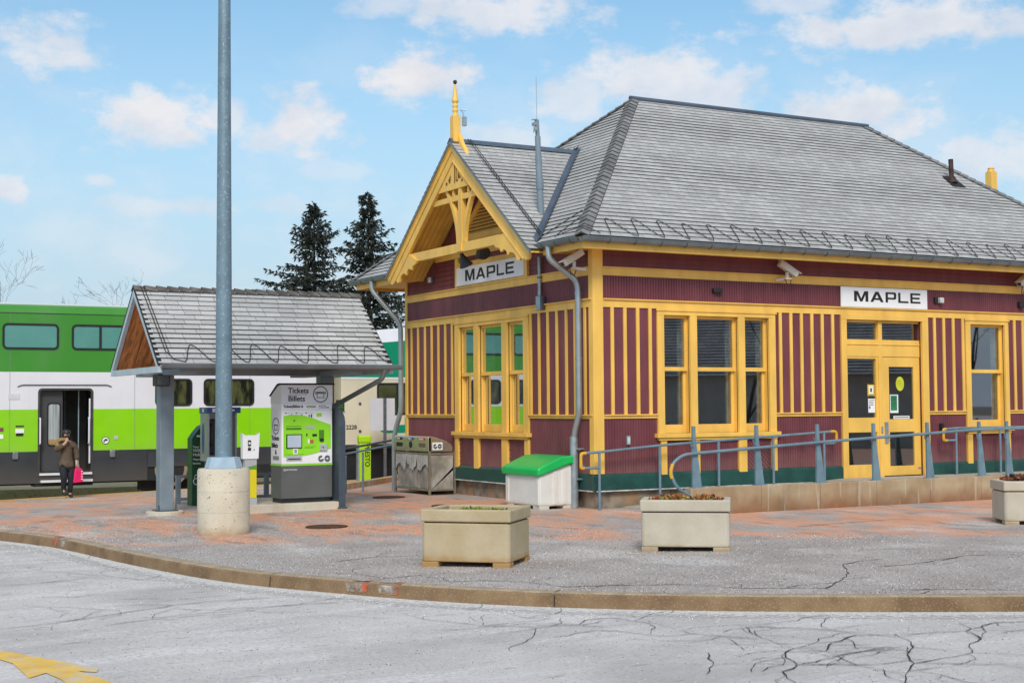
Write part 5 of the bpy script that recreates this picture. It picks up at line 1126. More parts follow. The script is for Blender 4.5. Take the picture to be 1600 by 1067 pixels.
# left side of the machine
circ(.22, 1.25, .135, .012, par=TM, sx_=1., rot=True)
m = MB(); m.box(-.008, -.004, .15, .29, 1.26, 1.275); m.box(-.008, -.004, .165, .175, 1.18, 1.26); m.box(-.008, -.004, .265, .275, 1.18, 1.26); m.box(-.008, -.004, .1755, .2645, 1.18, 1.19); m.build('ticket_symbol', INK, TM)
for s_, z in (('Tickets', 1.02), ('Billets', .90), ('&', .79)): text('lettering', s_, .105, INK, TM, (-.004, .40 if s_ != '&' else .26, z), (R(90), 0, R(-90)), bold=.001)
tmbox('side_plate', mat('side_plate_grey', (.25, .30, .25), .5, .1, 8.), -.007, -.004, .70, .76, .10, .34)
t = thing('guard_panel', 'dark grey arched guard panel standing close on the right of the ticket machine', 'panel', (-3.17, 2.86, g(-3.1, 2.8))); m = MB(); m.prism([(0, 0, 0), (.115, 0, 0), (.115, 0, 1.42), (.10, 0, 1.52), (.06, 0, 1.60), (0, 0, 1.66)], (0, .5, 0)); m.build('panel', SHPOST if False else mat('dark_blue_grey', (.055, .075, .10), .5, .15, 6.), t, bev=.008); MB().box(-.02, .13, -.03, .53, 0, .03).build('foot', DARKSTEEL, t)
t = thing('small_sign', 'small green notice hung beside the downpipe behind the ticket machine', 'sign', (-2.835, 3.62, 1.66)); m = MB(); m.box(-.075, .075, -.01, .0, -.10, .10); m.build('panel', NG, t); m = MB(); 
for z in (.06, .03, .0, -.03): m.box(-.05, .05, -.012, -.0102, z, z+.009)
m.build('text_lines', TMC, t); MB().box(-.085, .085, -.012, 0, -.125, -.101).build('label', WHITE, t)
# ------------------------------------------------------------------ things around the shelter
t = thing('payment_kiosk', 'slim yellow and white card reader kiosk at the left end of the slab', 'card reader', (-4.62, 3.05, .085))
KY = mat('kiosk_yellow', (.80, .66, .01), .4, .04, 4.)
MB().box(-.105, .105, 0, .09, 0, .10).build('base', TML, t); MB().box(-.10, .10, 0, .10, .101, .56).build('lower_panel', KY, t, bev=.006)
m = MB(); m.prism([(-.101, -.001, .561), (.101, -.001, .561), (.101, -.001, .63), (-.101, -.001, .59)], (0, .10, 0)); m.build('green_stripe', mat('kiosk_green', (.12, .32, .03), .4, .05, 4.), t)
m = MB(); m.prism([(-.10, .0, .5915), (.10, .0, .6315), (.10, .0, .73), (-.10, .0, .73)], (0, .10, 0)); m.build('grey_panel', TML, t)
m = MB(); m.prism([(-.135, -.02, .73), (.125, -.02, .73), (.145, -.02, 1.10), (.15, -.02, 1.15), (.10, -.02, 1.11), (-.10, -.02, 1.11), (-.15, -.02, 1.145), (-.14, -.02, 1.08)], (0, .12, 0)); HDK = m.build('reader_head', TMW, t, bev=.006)
m = MB(); m.box(-.055, -.005, -.028, -.0205, .94, 1.03); m.box(-.055, -.005, -.028, -.0205, .865, .91); m.build('reader_icon', INK, HDK); m = MB(); m.box(-.045, -.015, -.031, -.0285, .965, 1.0); m.build('icon_light', WHITE, HDK); MB().box(.04, .055, -.026, -.0205, .87, .885).build('indicator', INK, HDK); MB().box(-.05, -.02, -.026, -.0205, .918, .932).build('icon_green', TMC, HDK)
t = thing('pay_phone', 'grey public telephone with a blue top band, half hidden by the light pole', 'telephone', (-4.70, 4.45, g(-4.7, 4.45)))
PHG = mat('phone_grey', (.42, .43, .42), .4, .08, 5., metal=.3); PHB = mat('phone_blue', (.02, .09, .30), .4, .08, 5.)
m = MB(); m.prism([(-.275, -.25, .80), (-.275, .16, .80), (-.275, .16, 1.60), (-.275, -.25, 1.60)], (.03, 0, 0)); m.prism([(.245, -.12, .80), (.245, .16, .80), (.245, .16, 1.60), (.245, -.12, 1.60)], (.03, 0, 0)); m.box(-.244, .244, .13, .16, .80, 1.60); m.box(-.244, .244, -.2, .129, .80, .83); m.build('hood', PHG, t)
m = MB(); m.box(-.29, .29, -.27, .17, 1.601, 1.70); m.build('blue_band', PHB, t); m = MB(); m.box(-.20, -.12, -.273, -.2705, 1.62, 1.68); m.box(.0, .18, -.273, -.2705, 1.635, 1.665); m.box(-.294, -.291, -.10, .0, 1.62, 1.68); m.build('phone_symbol', WHITE, t)
m = MB(); m.prism([(-.2745-.004, .0+.07*math.cos(a*.2618), 1.18+.26*math.sin(a*.2618)) for a in range(24)], (.003, 0, 0)); m.build('side_mark', PHB, t); m = MB(); m.box(-.18, .12, .02, .129, .90, 1.5); m.build('phone_body', BLACK, t, bev=.02); m = MB(); m.tube(bend([(-.14, .0, 1.42), (-.17, -.03, 1.36), (-.17, -.03, 1.12), (-.14, .0, 1.06)], .04), .022, 8); m.build('handset', BLACK, t, smooth=True)
m = MB(); m.box(-.10, .10, .0, .13, 0, .80); m.build('pedestal', PHG, t)
t = thing('ticket_validator', 'dark green slanted pillar with white lettering between the shelter post and the telephone', 'information pillar', (-4.80, 5.30, g(-4.8, 5.3)))
PGR = mat('pillar_green', (.010, .085, .03), .4, .1, 5.)
m = MB(); m.prism([(-.11, 0, 0), (.11, 0, 0), (.11, 0, 1.40), (.05, 0, 1.37), (-.05, 0, 1.25), (-.11, 0, 1.16)], (0, .28, 0)); m.build('body', PGR, t, bev=.008)
for i, (s_, sz) in enumerate((('Your', .055), ('Wifi', .075), ('Hub', .075), ('Waypoint', .042), ('Services', .042))): text('lettering', s_, sz, WHITE, t, (-.095, -.003, 1.0-.07*i), bold=.001)
circ(-.03, .42, .06, .014, -.003, WHITE, 1, t); circ(-.03, .50, .04, .010, -.003, WHITE, 1, t); m = MB(); m.box(-.03, .06, -.004, -.001, 1.19, 1.22); m.build('plate', WHITE, t)
t = thing('low_railing', 'low dark steel railing behind the shelter', 'railing', (0, 0, 0)); m = MB(); m.box(-5.0, -3.0, 5.97, 6.03, .40, .45); m.build('rail', SHPOST, t); m = MB(); m.box(-5.0, -3.0, 5.97, 6.03, .0, .05); m.build('rail', SHPOST, t)
for x in (-4.95, -4.15, -3.31, -3.05): MB().box(x-.04, x+.04, 5.965, 6.035, -.1, .45).build('post', SHPOST, t)
t = thing('platform_railing', 'thin blue grey railing between the shelter and the recycling bins, yellow at its left end', 'railing', (0, 0, 0))
pa, pb = Vector((-1.26, 7.16)), Vector((.36, 8.31)); za, zb2 = .80, .95
pl_, pr_ = pa.lerp(pb, -.25), pa.lerp(pb, .98)
for dz in (0, -.10): MB().tube([(pl_.x, pl_.y, za-.02+dz), (pr_.x, pr_.y, zb2+dz)], .022, 8).build('rail', DARKSTEEL if dz == 0 else BLUESTEEL, t, smooth=True)
for q in (0., .33, .97):
    p = pa.lerp(pb, q); MB().tube([(p.x, p.y, g(p.x, p.y)-.02), (p.x, p.y, .68+.14*q)], .024, 8).build('post', BLUESTEEL, t, smooth=True)
m = MB(); p = pa; m.tube(bend([(p.x, p.y, .66), (p.x-.32, p.y-.2, .66), (p.x-.32, p.y-.2, .32), (p.x-.02, p.y, .32)], .08), .024, 8); m.build('end_loop', YELBAND, t, smooth=True)
# ------------------------------------------------------------------ recycling bins against the gable wall
RB = thing('recycling_station', 'stainless steel recycling station with three lined bins against the left wall', 'recycling bins', (0, 0, 0))
SST = mat('stainless_steel', (.62, .55, .43), .26, .12, 3., metal=.75); SSF = mat('brushed_frame', (.34, .30, .24), .4, .15, 8., metal=.6)
x0, x1, y0, y1 = -.58, -.06, 4.78, 6.28
for (x, y) in ((x0, y0), (x0, y1), (x1, y0), (x1, y1)): MB().box(x-.02, x+.02, y-.02, y+.02, -.02, .82 if x == x1 else 1.06).build('leg', SSF, RB)
m = MB(); 
for z in (.07, .74):
    m.box(x0-.015, x0+.015, y0+.021, y1-.021, z, z+.035); m.box(x1-.015, x1+.015, y0+.021, y1-.021, z, z+.035); m.box(x0+.021, x1-.021, y0-.015, y0+.015, z, z+.035); m.box(x0+.021, x1-.021, y1-.015, y1+.015, z, z+.035)
m.box(x0, x1, y0, y1, .075, .09); m.build('frame', SSF, RB)
m = MB(); pr = [(x0-.03, .80), (x0-.03, 1.06), (x0+.02, 1.085), (x0+.14, 1.06), (x0+.34, .99), (x0+.44, .93), (x0+.47, .86), (x0+.46, .80)]; m.prism([(x, y0-.02, z) for x, z in pr], (0, y1-y0+.04, 0)); HOOD = m.build('hood', SST, RB, bev=.008)
LINER = mat('clear_liner', (.36, .355, .34), .25, .15, 6.); BINM = mat('bin_grey', (.30, .275, .235), .5, .25, 6.); mixin(BINM, noise_fac(4, .5, .62, (1, 1, .5), .6), (.50, .48, .45))
for k, (nm, mt_) in enumerate((('MIXED', mat('label_blue', (.04, .05, .16), .5, .1, 9.)), ('WASTE', INK), ('PAPER', INK))):
    pass
for k in range(3):
    ya = y0+.03+k*(y1-y0-.06)/3; yb = ya+(y1-y0-.06)/3-.02
    m = MB(); m.prism([(x0+.03, ya, .10), (x0+.20, ya, .10), (x1-.05, ya, .70), (x0+.0, ya, .70)], (0, yb-ya, 0)); b_ = m.build('bin', BINM, RB, bev=.01)
    m = MB(); NW = 14; top = []; bot = []
    for i in range(NW+1):
        y_ = ya+(yb-ya)*i/NW; w_ = .012*math.sin(i*2.1+k); top.append((x0-.018+w_, y_, .735)); bot.append((x0-.022-w_, y_, .50+.06*math.sin(i*.45+k*2)+.006*math.sin(i*3.1)))
    for i in range(NW): m.face([top[i], top[i+1], bot[i+1], bot[i]])
    m.build('liner', LINER, b_)
m = MB(); m.face([(x0+.06, y0-.005, .12), (x1-.04, y0-.005, .50), (x1-.03, y0-.005, .73), (x0+.02, y0-.005, .73)]); m.face([(x0+.06, y0+.0, .10), (x1-.03, y0, .10), (x1-.03, y0, .45)]); m.build('side_liner', BINM, RB)
for k, (lab_, cm) in enumerate((('PLASTIC', mat('label_red', (.55, .03, .02), .5, .1, 9.)), ('WASTE', mat('label_violet', (.06, .05, .16), .5, .1, 9.)), ('PAPER', INK))):
    yc_ = y0+.25+k*.50
    m = MB(); m.box(x0-.034, x0-.0305, yc_-.13, yc_+.13, 1.005, 1.055); lp = m.build('label', cm, HOOD); text('lettering', lab_, .05, WHITE, lp, (x0-.0345, yc_+.115, 1.012), (R(90), 0, R(-90)))
    m = MB()
    if k == 1: m.prism([(x0-.034, yc_+.07*math.cos(a*.2618), .92+.065*math.sin(a*.2618)) for a in range(24)], (.003, 0, 0))
    else: m.box(x0-.034, x0-.0305, yc_-.14, yc_+.14, .88, .955)
    m.build('opening', RUBBER if k else mat('opening_brown', (.14, .10, .08), .6, .2, 8.), HOOD)
m = MB(); m.box(x0+.05, x0+.26, y0-.026, y0-.0205, .83, .97); gs = m.build('logo_plate', WHITE, HOOD); go_logo(gs, 0, 0, .085, mat('logo_teal', (.01, .07, .08), .5, .1, 9.), 0)
for c_ in gs.children: c_.location = (x0+.065, y0-.028, .855)
# ------------------------------------------------------------------ salt bin
SB = thing('salt_bin', 'white plastic grit bin with a bright green sloping lid by the downpipe', 'grit bin', (0, 0, 0))
BINW = mat('bin_white', (.74, .72, .68), .5, .05, 3.); mixin(BINW, z_fac(.0, .12, .6, 9., .15), (.48, .38, .22)); mixin(BINW, noise_fac(3, .56, .7, (3, 3, .5), .3), (.58, .54, .46)); LIDG = mat('lid_green', (.01, .48, .10), .35, .06, 3.)
x0, x1, y0, y1 = -.78, -.14, .42, 1.52
m = MB(); pr = [(x0, .04), (x1, .04), (x1, .70), (x1-.12, .70), (x0, .53)]; m.prism([(x, y0, z) for x, z in pr], (0, y1-y0, 0)); m.build('tub', BINW, SB, bev=.03)
for (x, y) in ((x0+.1, y0+.12), (x1-.1, y0+.12), (x0+.1, y1-.12), (x1-.1, y1-.12)): MB().box(x-.09, x+.09, y-.11, y+.11, -.02, .05).build('foot', BINW, SB, bev=.01)
for xx, w_ in ((x0+.25, .08), (x0+.42, .08)): MB().box(xx, xx+w_, y0-.012, y0+.01, .06, .60).build('rib', BINW, SB, bev=.008)
for yy in (y0+.02, y1-.12): MB().box(x0-.012, x0+.01, yy, yy+.10, .06, .50).build('rib', BINW, SB, bev=.008)
m = MB(); pr = [(x0-.05, .52), (x0-.05, .63), (x0-.02, .655), (x0+.38, .82), (x1-.04, .835), (x1+.05, .81), (x1+.05, .70), (x1-.10, .70), (x0+.05, .545)]; m.prism([(x, y0-.05, z) for x, z in pr], (0, y1-y0+.10, 0)); ld = m.build('lid', LIDG, SB, bev=.022, smooth=True)
m = MB(); m.prism([(x1-.0+.018*math.cos(a*.5236), y0-.053, .775+.018*math.sin(a*.5236)) for a in range(12)], (0, .006, 0)); m.build('hinge_pin', WHITE, ld)
# ------------------------------------------------------------------ platform post, blank sign, manholes
t = thing('lime_post', 'lime green post with black PRESTO lettering standing on the platform behind the railing', 'post', (2.36, 14.6, g(2.36, 14.6)), R(-12))
LIME = mat('lime_green', (.40, .66, .01), .4, .05, 4.)
m = MB(); m.box(-.15, .15, -.12, .12, -.02, 1.0); m.build('body', LIME, t, bev=.02); m = MB(); m.box(-.165, .165, -.135, .135, 1.001, 1.20); m.build('cap', LIME, t, bev=.04); text('lettering', 'PRESTO', .165, INK, t, (.0, -.125, .98), (R(90), R(90), 0), bold=.003)
MB().box(-.19, -.155, -.11, .11, 0, .96).build('steel_side', STEEL, t)
t = thing('blank_sign', 'blank pale square sign board on a thin steel post beside the train', 'sign', (3.56, 16.0, g(3.56, 16)))
zt = 1.87-g(3.56, 16); m = MB(); m.box(-.04, .04, -.03, .0, 0, zt); m.build('post', mat('perforated_post', (.16, .17, .19), .5, .15, 20., metal=.5), t); m = MB(); m.box(-.42, .30, .002, .015, zt-.86, zt); m.build('board', mat('sign_back', (.62, .62, .65), .5, .04, 3.), t)
IRON = mat('rusty_iron', (.10, .045, .025), .8, .4, 14., bump=.6, bscale=60)
for x, y, lab in ((-1.40, 4.80, 'round rusty manhole cover near the recycling bins'), (-1.50, 2.15, 'round rusty manhole cover near the white grit bin'), (-4.62, -.20, 'round rusty manhole cover between the light pole and the planters')):
    t = thing('manhole_cover', lab, 'manhole cover', (x, y, g(x, y)+.004), 0, 'manhole covers in the pavement'); m = MB(); m.lathe([(.30, -.01), (.30, .006), (.0, .008)], (0, 0, 0), 28); c_ = m.build('cover', IRON, t); m = MB()
    m.lathe([(.29, .0085), (.29, .013), (.26, .013), (.26, .009), (.23, .009), (.23, .013), (.20, .013), (.20, .009), (.16, .009), (.16, .013), (.12, .013), (.12, .009), (.08, .009), (.08, .013), (.0, .013)], (0, 0, 0), 24)
    m.build('tread', IRON, c_)

# ------------------------------------------------------------------ the train
TW, TLM, TGR, TDK = mat('train_white', (.76, .76, .80), .35, .02, 2.), mat('train_lime', (.26, .66, .0), .35, .03, 2.), mat('train_green', (.05, .27, .025), .35, .06, .6), mat('train_charcoal', (.035, .04, .045), .45, .15, 2.)
TCR, TEM = mat('train_cream', (.68, .62, .46), .45, .06, 1.2), mat('train_emerald', (.0, .26, .13), .4, .05, 1.)
WTEAL = glass_mat('upper_deck_glass', (.02, .05, .05), .9, .30); WTEAL_B = mat('teal_film_sky', (.10, .30, .26), .15, .06, 2.)  # opaque teal film, the sky's reflection put into its colour
WDARK = mat('lower_deck_glass', (.012, .016, .012), .08, .3, 2.4, spec=.7, stretch=(2.5, 1, .7), col2=(.12, .13, .045), lo=.45, hi=.70)  # yellow-green patches paint the interior lights into the glass
for m_ in (TW, TLM, TGR): mixin(m_, noise_fac(.9, .50, .75, (1, 1, .3), .16, 6), (.30, .30, .26))
mixin(TDK, z_fac(-.16, .35, .5, 4., .3), (.11, .095, .08)); mixin(TLM, z_fac(.6, .8, .25, 4., .2), (.30, .42, .10))
TY, TD = 17.0, 3.0; ZT = [-.16, .614, 1.638, 2.553]
UW = mat('under_window_tint', (.08, .09, .03), .4, .5, 1.2)
def side(mb, xa, xb, za, zb, holes):
    xs_ = sorted({xa, xb}|{h for q in holes for h in q[:2] if xa < h < xb}); zs_ = sorted({za, zb}|{h for q in holes for h in q[2:] if za < h < zb})
    for a, b in zip(xs_, xs_[1:]):
        for c, d in zip(zs_, zs_[1:]):
            if any(q[0] <= a+1e-6 and q[1] >= b-1e-6 and q[2] <= c+1e-6 and q[3] >= d-1e-6 for q in holes): continue
            mb.face([(a, TY, c), (b, TY, c), (b, TY, d), (a, TY, d)])
def rwin(par, xa, xb, za, zb, r, glass, split=None, nm='window', inset=None, frm=RUBBER, w=.05):
    m = MB(); o_ = rrect(xa, xb, za, zb, r); i_ = rrect(xa+w, xb-w, za+w, zb-w, max(.01, r-w)); ring(m, o_, i_, lambda u, v_, d: (u, TY-.001-d, v_), .02)
    if split: m.box(split-.03, split+.03, TY-.022, TY-.001, za+w, zb-w)
    f_ = m.build(nm, frm, par)
    m = MB(); m.face([(u, TY-.006, v_) for u, v_ in i_]); m.build('pane', glass, f_, recalc=False)
    return f_
def coach(lab, xa, xb, bands, doors, ups, lows, end_slope=False, group='double deck train cars'):
    t = thing('train_car', lab, 'train car', (0, 0, 0), 0, group)
    for nm, za, zb, mt_ in bands:
        m = MB(); side(m, xa, xb, za, zb, doors); m.face([(xa, TY, za), (xa, TY+TD, za), (xa, TY+TD, zb), (xa, TY, zb)]); m.face([(xb, TY, za), (xb, TY+TD, za), (xb, TY+TD, zb), (xb, TY, zb)]); m.face([(xa, TY+TD, za), (xb, TY+TD, za), (xb, TY+TD, zb), (xa, TY+TD, zb)]); m.build(nm, mt_, t)
    return t
C1 = coach('double deck train car in green, white and lime with an open door on the left', -23.5, 2.3, [('skirt', ZT[0], ZT[1], TDK), ('lime_band', ZT[1], ZT[2], TLM), ('white_band', ZT[2], ZT[3], TW), ('upper_side', ZT[3], 3.98, TGR)], [(-5.21, -3.93, .09, 2.131)], 0, 0)
m = MB(); pr = [(TY, 3.981), (TY+.03, 4.06), (TY+.10, 4.17), (TY+.25, 4.215), (TY+1.5, 4.30), (TY+TD-.25, 4.215), (TY+TD-.03, 4.06), (TY+TD, 3.981)]; m.prism([(-23.5, y, z) for y, z in pr], (25.8, 0, 0)); m.build('roof', TGR, C1, smooth=True)
for i_ in range(8): x_ = -21.0+i_*3.02; MB().box(x_, x_+.008, TY-.003, TY-.0006, ZT[1]+.01, 3.97).build('panel_seam', TDK if False else mat('seam_grey', (.20, .22, .20), .6, .2, 5.), C1)
m = MB(); m.box(-23.5, 2.3, TY-.006, TY-.001, 3.975, 3.995); m.build('rain_gutter', TDK, C1)
m = MB(); m.box(-23.5, 2.3, TY+.26, TY+TD-.26, 4.216, 4.25); m.build('roof_walk', TW, C1)
for xw in (-14.6, -12.95, -11.3, -9.35, -7.72, -6.08, -4.44, -2.80, -1.16, .48): rwin(C1, xw, xw+1.33, 3.10, 3.735, .12, WTEAL_B, xw+.70 if abs(xw+4.44) < .01 else None)
for xw, ww in ((-14.0, 1.36), (-12.4, 1.36), (-10.7, 1.36), (-9.1, 1.36), (-7.5, 1.0), (-2.36, .96), (-1.10, 1.36)): rwin(C1, xw, xw+ww, 1.70, 2.40, .12, WDARK)
m = MB(); m.tube(bend([(-5.72, TY-.012, 2.19), (-5.62, TY-.02, 2.235), (-3.56, TY-.02, 2.235), (-3.46, TY-.012, 2.19)], .05), .012, 6); m.build('door_drip_rail', TDK, C1)
# doorway: vestibule, leaf, poles, steps
VM = mat('vestibule_grey', (.09, .085, .075), .5, .3, 1.5); VD = mat('door_charcoal', (.06, .06, .062), .45, .12, 2.)
m = MB(); m.box(-5.4, -3.7, TY+1.7, TY+1.74, .05, 2.4); m.box(-5.44, -5.4, TY+.05, TY+1.7, .05, 2.4); m.box(-3.7, -3.66, TY+.05, TY+1.7, .05, 2.4); m.box(-5.4, -3.7, TY+.02, TY+1.7, 2.2, 2.24); m.box(-5.4, -3.7, TY+.02, TY+1.7, .03, .088); m.build('vestibule', VM, C1)
m = MB(); ring(m, rrect(-5.235, -3.905, .05, 2.155, .1), rrect(-5.185, -3.955, .09, 2.105, .07), lambda u, v_, d: (u, TY+.10-d, v_), .115); m.build('door_frame', mat('door_frame_dark', (.05, .05, .045), .5, .2, 4.), C1)
DR = MB().box(-5.19, -4.62, TY+.14, TY+.18, .10, 2.10).build('door', VD, C1); fw = MB(); ring(fw, rrect(-4.99, -4.66, .73, 1.80, .08), rrect(-4.955, -4.695, .765, 1.765, .06), lambda u, v_, d: (u, TY+.139-d, v_), .012); fw = fw.build('window', RUBBER, DR); m = MB(); m.face([(u, TY+.133, v_) for u, v_ in rrect(-4.955, -4.695, .765, 1.765, .06)]); m.build('pane', mat('door_glass_pale', (.36, .40, .40), .12, .3, 3., stretch=(6, 1, .3)), fw, recalc=False); MB().box(-4.95, -4.70, TY+.128, TY+.131, .77, .90).build('reflection_strip' if False else 'pane_reflection', mat('reflection_ochre', (.34, .24, .10), .2, .3, 4.), fw)  # ochre strip is a reflection painted across the door pane
for x, y, a, b in ((-4.63, TY+.3, .9, 2.18), (-4.15, TY+.5, .1, 2.18), (-4.34, TY+1.2, .1, 2.18)): MB().tube([(x, y, a), (x, y, b)], .018, 8).build('grab_pole', STEEL, C1)
m = MB(); m.box(-4.62, -4.3, TY+1.64, TY+1.69, .9, 1.6); m.build('interior_notice', mat('interior_tan', (.26, .22, .15), .6, .1, 3.), C1); m = MB(); m.box(-4.75, -4.4, TY+.6, TY+1.2, 2.18, 2.199); m.build('ceiling_panel', mat('ceiling_tan', (.50, .36, .20), .6, .1, 3.), C1)
for xa_, dx in ((-5.19, .0), (-4.02, .0)): MB().tube(bend([(xa_, TY+.0, 1.42), (xa_, TY-.07, 1.42), (xa_, TY-.07, .80), (xa_, TY, .80)], .05), .02, 8).build('handrail', TW, C1, smooth=True)
MB().tube([(-3.985, TY+.02, .3), (-3.985, TY+.02, 1.9)], .022, 8).build('handrail', TW, C1)
MB().box(-5.2, -3.94, TY-.08, TY+.1, .03, .085).build('step', TW, C1); MB().box(-5.18, -3.94, TY-.16, TY+.02, -.14, -.085).build('step', TW, C1); MB().box(-5.2, -3.94, TY-.03, TY-.001, -.08, .028).build('step_riser', TDK, C1)
# small plates on the side
for x, z, w_, h_, mt_ in ((-5.66, 1.12, .20, .10, WHITE), (-5.66, 1.03, .17, .06, INK), (-5.66, 1.235, .19, .03, INK), (-6.14, 1.16, .2, .09, mat('plate_purple', (.22, .04, .10), .5, .1, 5.)), (-6.14, .99, .2, .1, WHITE), (-3.34, .92, .10, .09, mat('plate_grey', (.55, .55, .5), .5, .1, 5.)), (-5.8, 1.95, .26, .13, mat('plate_white', (.64, .64, .67), .5, .05, 5.))): MB().box(x-w_/2, x+w_/2, TY-.012, TY-.001, z-h_/2, z+h_/2).build('plate', mt_, C1)
m = MB(); m.lathe([(.095, 0), (.095, .008), (0, .008)], (0, 0, 0), 24); d_ = m.build('symbol_disc', INK, C1); d_.location = (-3.6, TY-.001, .855); d_.rotation_euler = (R(90), 0, 0); m = MB(); m.lathe([(.08, 0.008), (.08, .011), (0, .011)], (0, 0, 0), 24); m.build('disc_face', WHITE, d_); m = MB(); m.box(-.05, .05, -.012, .012, .0112, .013); m.box(-.02, .045, .0125, .04, .0112, .013); m.box(-.05, -.02, -.045, -.0125, .0112, .013); m.build('wheel_arrow', INK, d_)
for x in (-5.76, -3.43): m = MB(); m.box(x-.07, x+.07, TY-.06, TY-.001, .43, .62); m.build('lamp', mat('marker_lamp', (.20, .20, .23), .3, .15, 6.), C1, bev=.03)
text('lettering', '2238', .24, WHITE, C1, (-.67, TY-.003, 1.08))
for x in (-6.3, -5.45, -3.5, -1.9):
    m = MB(); 
    for k in range(18): m.box(x+(.03 if k % 2 else 0)-.006, x+(.03 if k % 2 else 0)+.006, TY-.003, TY-.0005, 1.68+k*.045, 1.69+k*.045)
    m.build('rivets', mat('rivet_grey', (.55, .55, .58), .5, .1, 5.), C1)
m = MB(); m.box(-23.4, 2.2, TY+.1, TY+TD-.1, -.2, -.165); m.build('underframe', RUBBER, C1); m = MB(); m.box(-5.3, -3.9, TY+.02, TY+.5, -.24, -.165); m.build('equipment_box', RUBBER, C1)
TAN = mat('wheel_tan', (.26, .20, .13), .6, .25, 6.)
def truck(par, xc_):
    m = MB(); m.box(xc_-1.5, xc_+1.5, TY+.25, TY+.55, -.42, -.165); m.build('truck_frame', RUBBER, par)
    for dx in (-1.0, 1.0):
        m = MB(); m.lathe([(.42, -.06), (.42, .06), (.35, .075), (.33, .03), (0, .04)], (0, 0, 0), 28); w_ = m.build('wheel', DARKSTEEL, par, smooth=True); w_.location = (xc_+dx, TY+.42, -.40); w_.rotation_euler = (R(90), 0, 0); m = MB(); ring(m, [(.425*math.cos(a*.2244), .425*math.sin(a*.2244)) for a in range(28)], [(.36*math.cos(a*.2244), .36*math.sin(a*.2244)) for a in range(28)], lambda u, v_, d: (u, v_, .061+d), .03); m.build('tyre', TAN, w_)
truck(C1, -1.16); MB().box(-2.55, .9, TY-.012, TY-.0005, -.17, .16).build('recess_shade', RUBBER, C1)  # black panel on the skirt paints the shade of the open recess
wm_ = MB(); cc_ = [(a*.2244) for a in range(28)]; ring(wm_, [(-1.95+.42*math.cos(a), .09+.42*math.sin(a)) for a in cc_], [(-1.95+.34*math.cos(a), .09+.34*math.sin(a)) for a in cc_], lambda u, v_, d: (u, TY-.013-d, v_), .03); wm_.build('wheel_rim', TAN, C1, recalc=False); MB().prism([(-1.95+.335*math.cos(a), TY-.014, .09+.335*math.sin(a)) for a in cc_], (0, -.012, 0)).build('wheel_disc', RUBBER, C1); MB().box(-2.55, -1.35, TY-.055, TY-.0445, .17, .55).build('wheel_guard', TDK, C1); truck(C1, -20.5)
# second car, older cream and emerald livery, with sloping upper ends
C2 = thing('train_car', 'double deck train car in cream and emerald green, mostly hidden behind the station', 'train car', (0, 0, 0), 0, 'double deck train cars')
XA, XB = 2.72, 28.5
for nm, za, zb, mt_ in (('skirt', .50, .62, TDK), ('lower_side', .62, 2.45, TCR)):
    MB().box(XA, XB, TY, TY+TD, za, zb-.001).build(nm, mt_, C2)
m = MB(); m.prism([(XA, TY, 2.45), (XB, TY, 2.45), (XB, TY, 3.45), (XB-4, TY, 3.85), (XA+6, TY, 3.85), (XA, TY, 3.30)], (0, TD, 0)); m.build('upper_side', TEM, C2)
m = MB(); m.prism([(XA, TY+.0, 3.301), (XA+6, TY, 3.851), (XB-4, TY, 3.851), (XB, TY, 3.451), (XB, TY+.2, 3.85), (XB-4, TY+.2, 4.2), (XA+6, TY+.2, 4.2), (XA, TY+.2, 3.68)], (0, 0, 0.0)) if False else None
for (p0, p1) in (((XA, 3.301), (XA+6, 3.851)), ((XA+6, 3.851), (XB-4, 3.851)), ((XB-4, 3.851), (XB, 3.451))):
    m.face([(p0[0], TY, p0[1]), (p1[0], TY, p1[1]), (p1[0], TY+.12, p1[1]+.36), (p0[0], TY+.12, p0[1]+.36)]); m.face([(p0[0], TY+.12, p0[1]+.36), (p1[0], TY+.12, p1[1]+.36), (p1[0], TY+TD, p1[1]+.36), (p0[0], TY+TD, p0[1]+.36)])
m.build('roof', TW, C2)
MB().box(XA, XB, TY-.012, TY-.001, 2.40, 2.452).build('beading', TW, C2)
for xw in [3.78+i*1.9 for i in range(11)]: rwin(C2, xw, xw+1.36, 1.42, 2.30, .1, UW if xw < 4 else WDARK, xw+.62 if xw < 4 else None)
m = MB(); m.prism([(3.75, TY-.006, 1.12), (3.82, TY-.006, 1.02), (3.98, TY-.006, .92), (26, TY-.006, .80), (26, TY-.006, 1.36), (4.62, TY-.006, 1.36), (4.62, TY-.006, 1.14)], (0, .005, 0)); m.build('green_swoosh', TEM, C2)
text('lettering', '2228', .16, INK, C2, (2.86, TY-.003, 1.04), bold=.003)
for k in range(2): MB().lathe([(.04, 0), (.04, .012)], (0, 0, 0), 12).build('bolt', DARKSTEEL, C2).location = (3.27, TY-.008, .98+.75*k)
for o in C2.children:
    if o.name.startswith('bolt'): o.rotation_euler = (R(90), 0, 0)
m = MB()
for k in range(30): m.box(3.2+(.03 if k % 2 else 0), 3.212+(.03 if k % 2 else 0), TY-.003, TY-.0005, .75+k*.055, .762+k*.055)
m.build('rivets', mat('rivet_tan', (.42, .36, .26), .5, .1, 5.), C2)
MB().box(XA+.1, XB-.1, TY+.2, TY+TD-.2, -.35, .499).build('underframe', RUBBER, C2); truck(C2, 5.6); truck(C2, 25.)
m = MB(); m.box(XA+1.6, XA+4.2, TY-.02, TY+.3, .44, .56); m.build('air_pipe', mat('orange_pipe', (.50, .25, .06), .6, .2, 4.), C2)
m = MB(); m.box(2.3, 2.72, TY+.5, TY+TD-.5, .2, 3.0); m.build('gangway', RUBBER, C1)
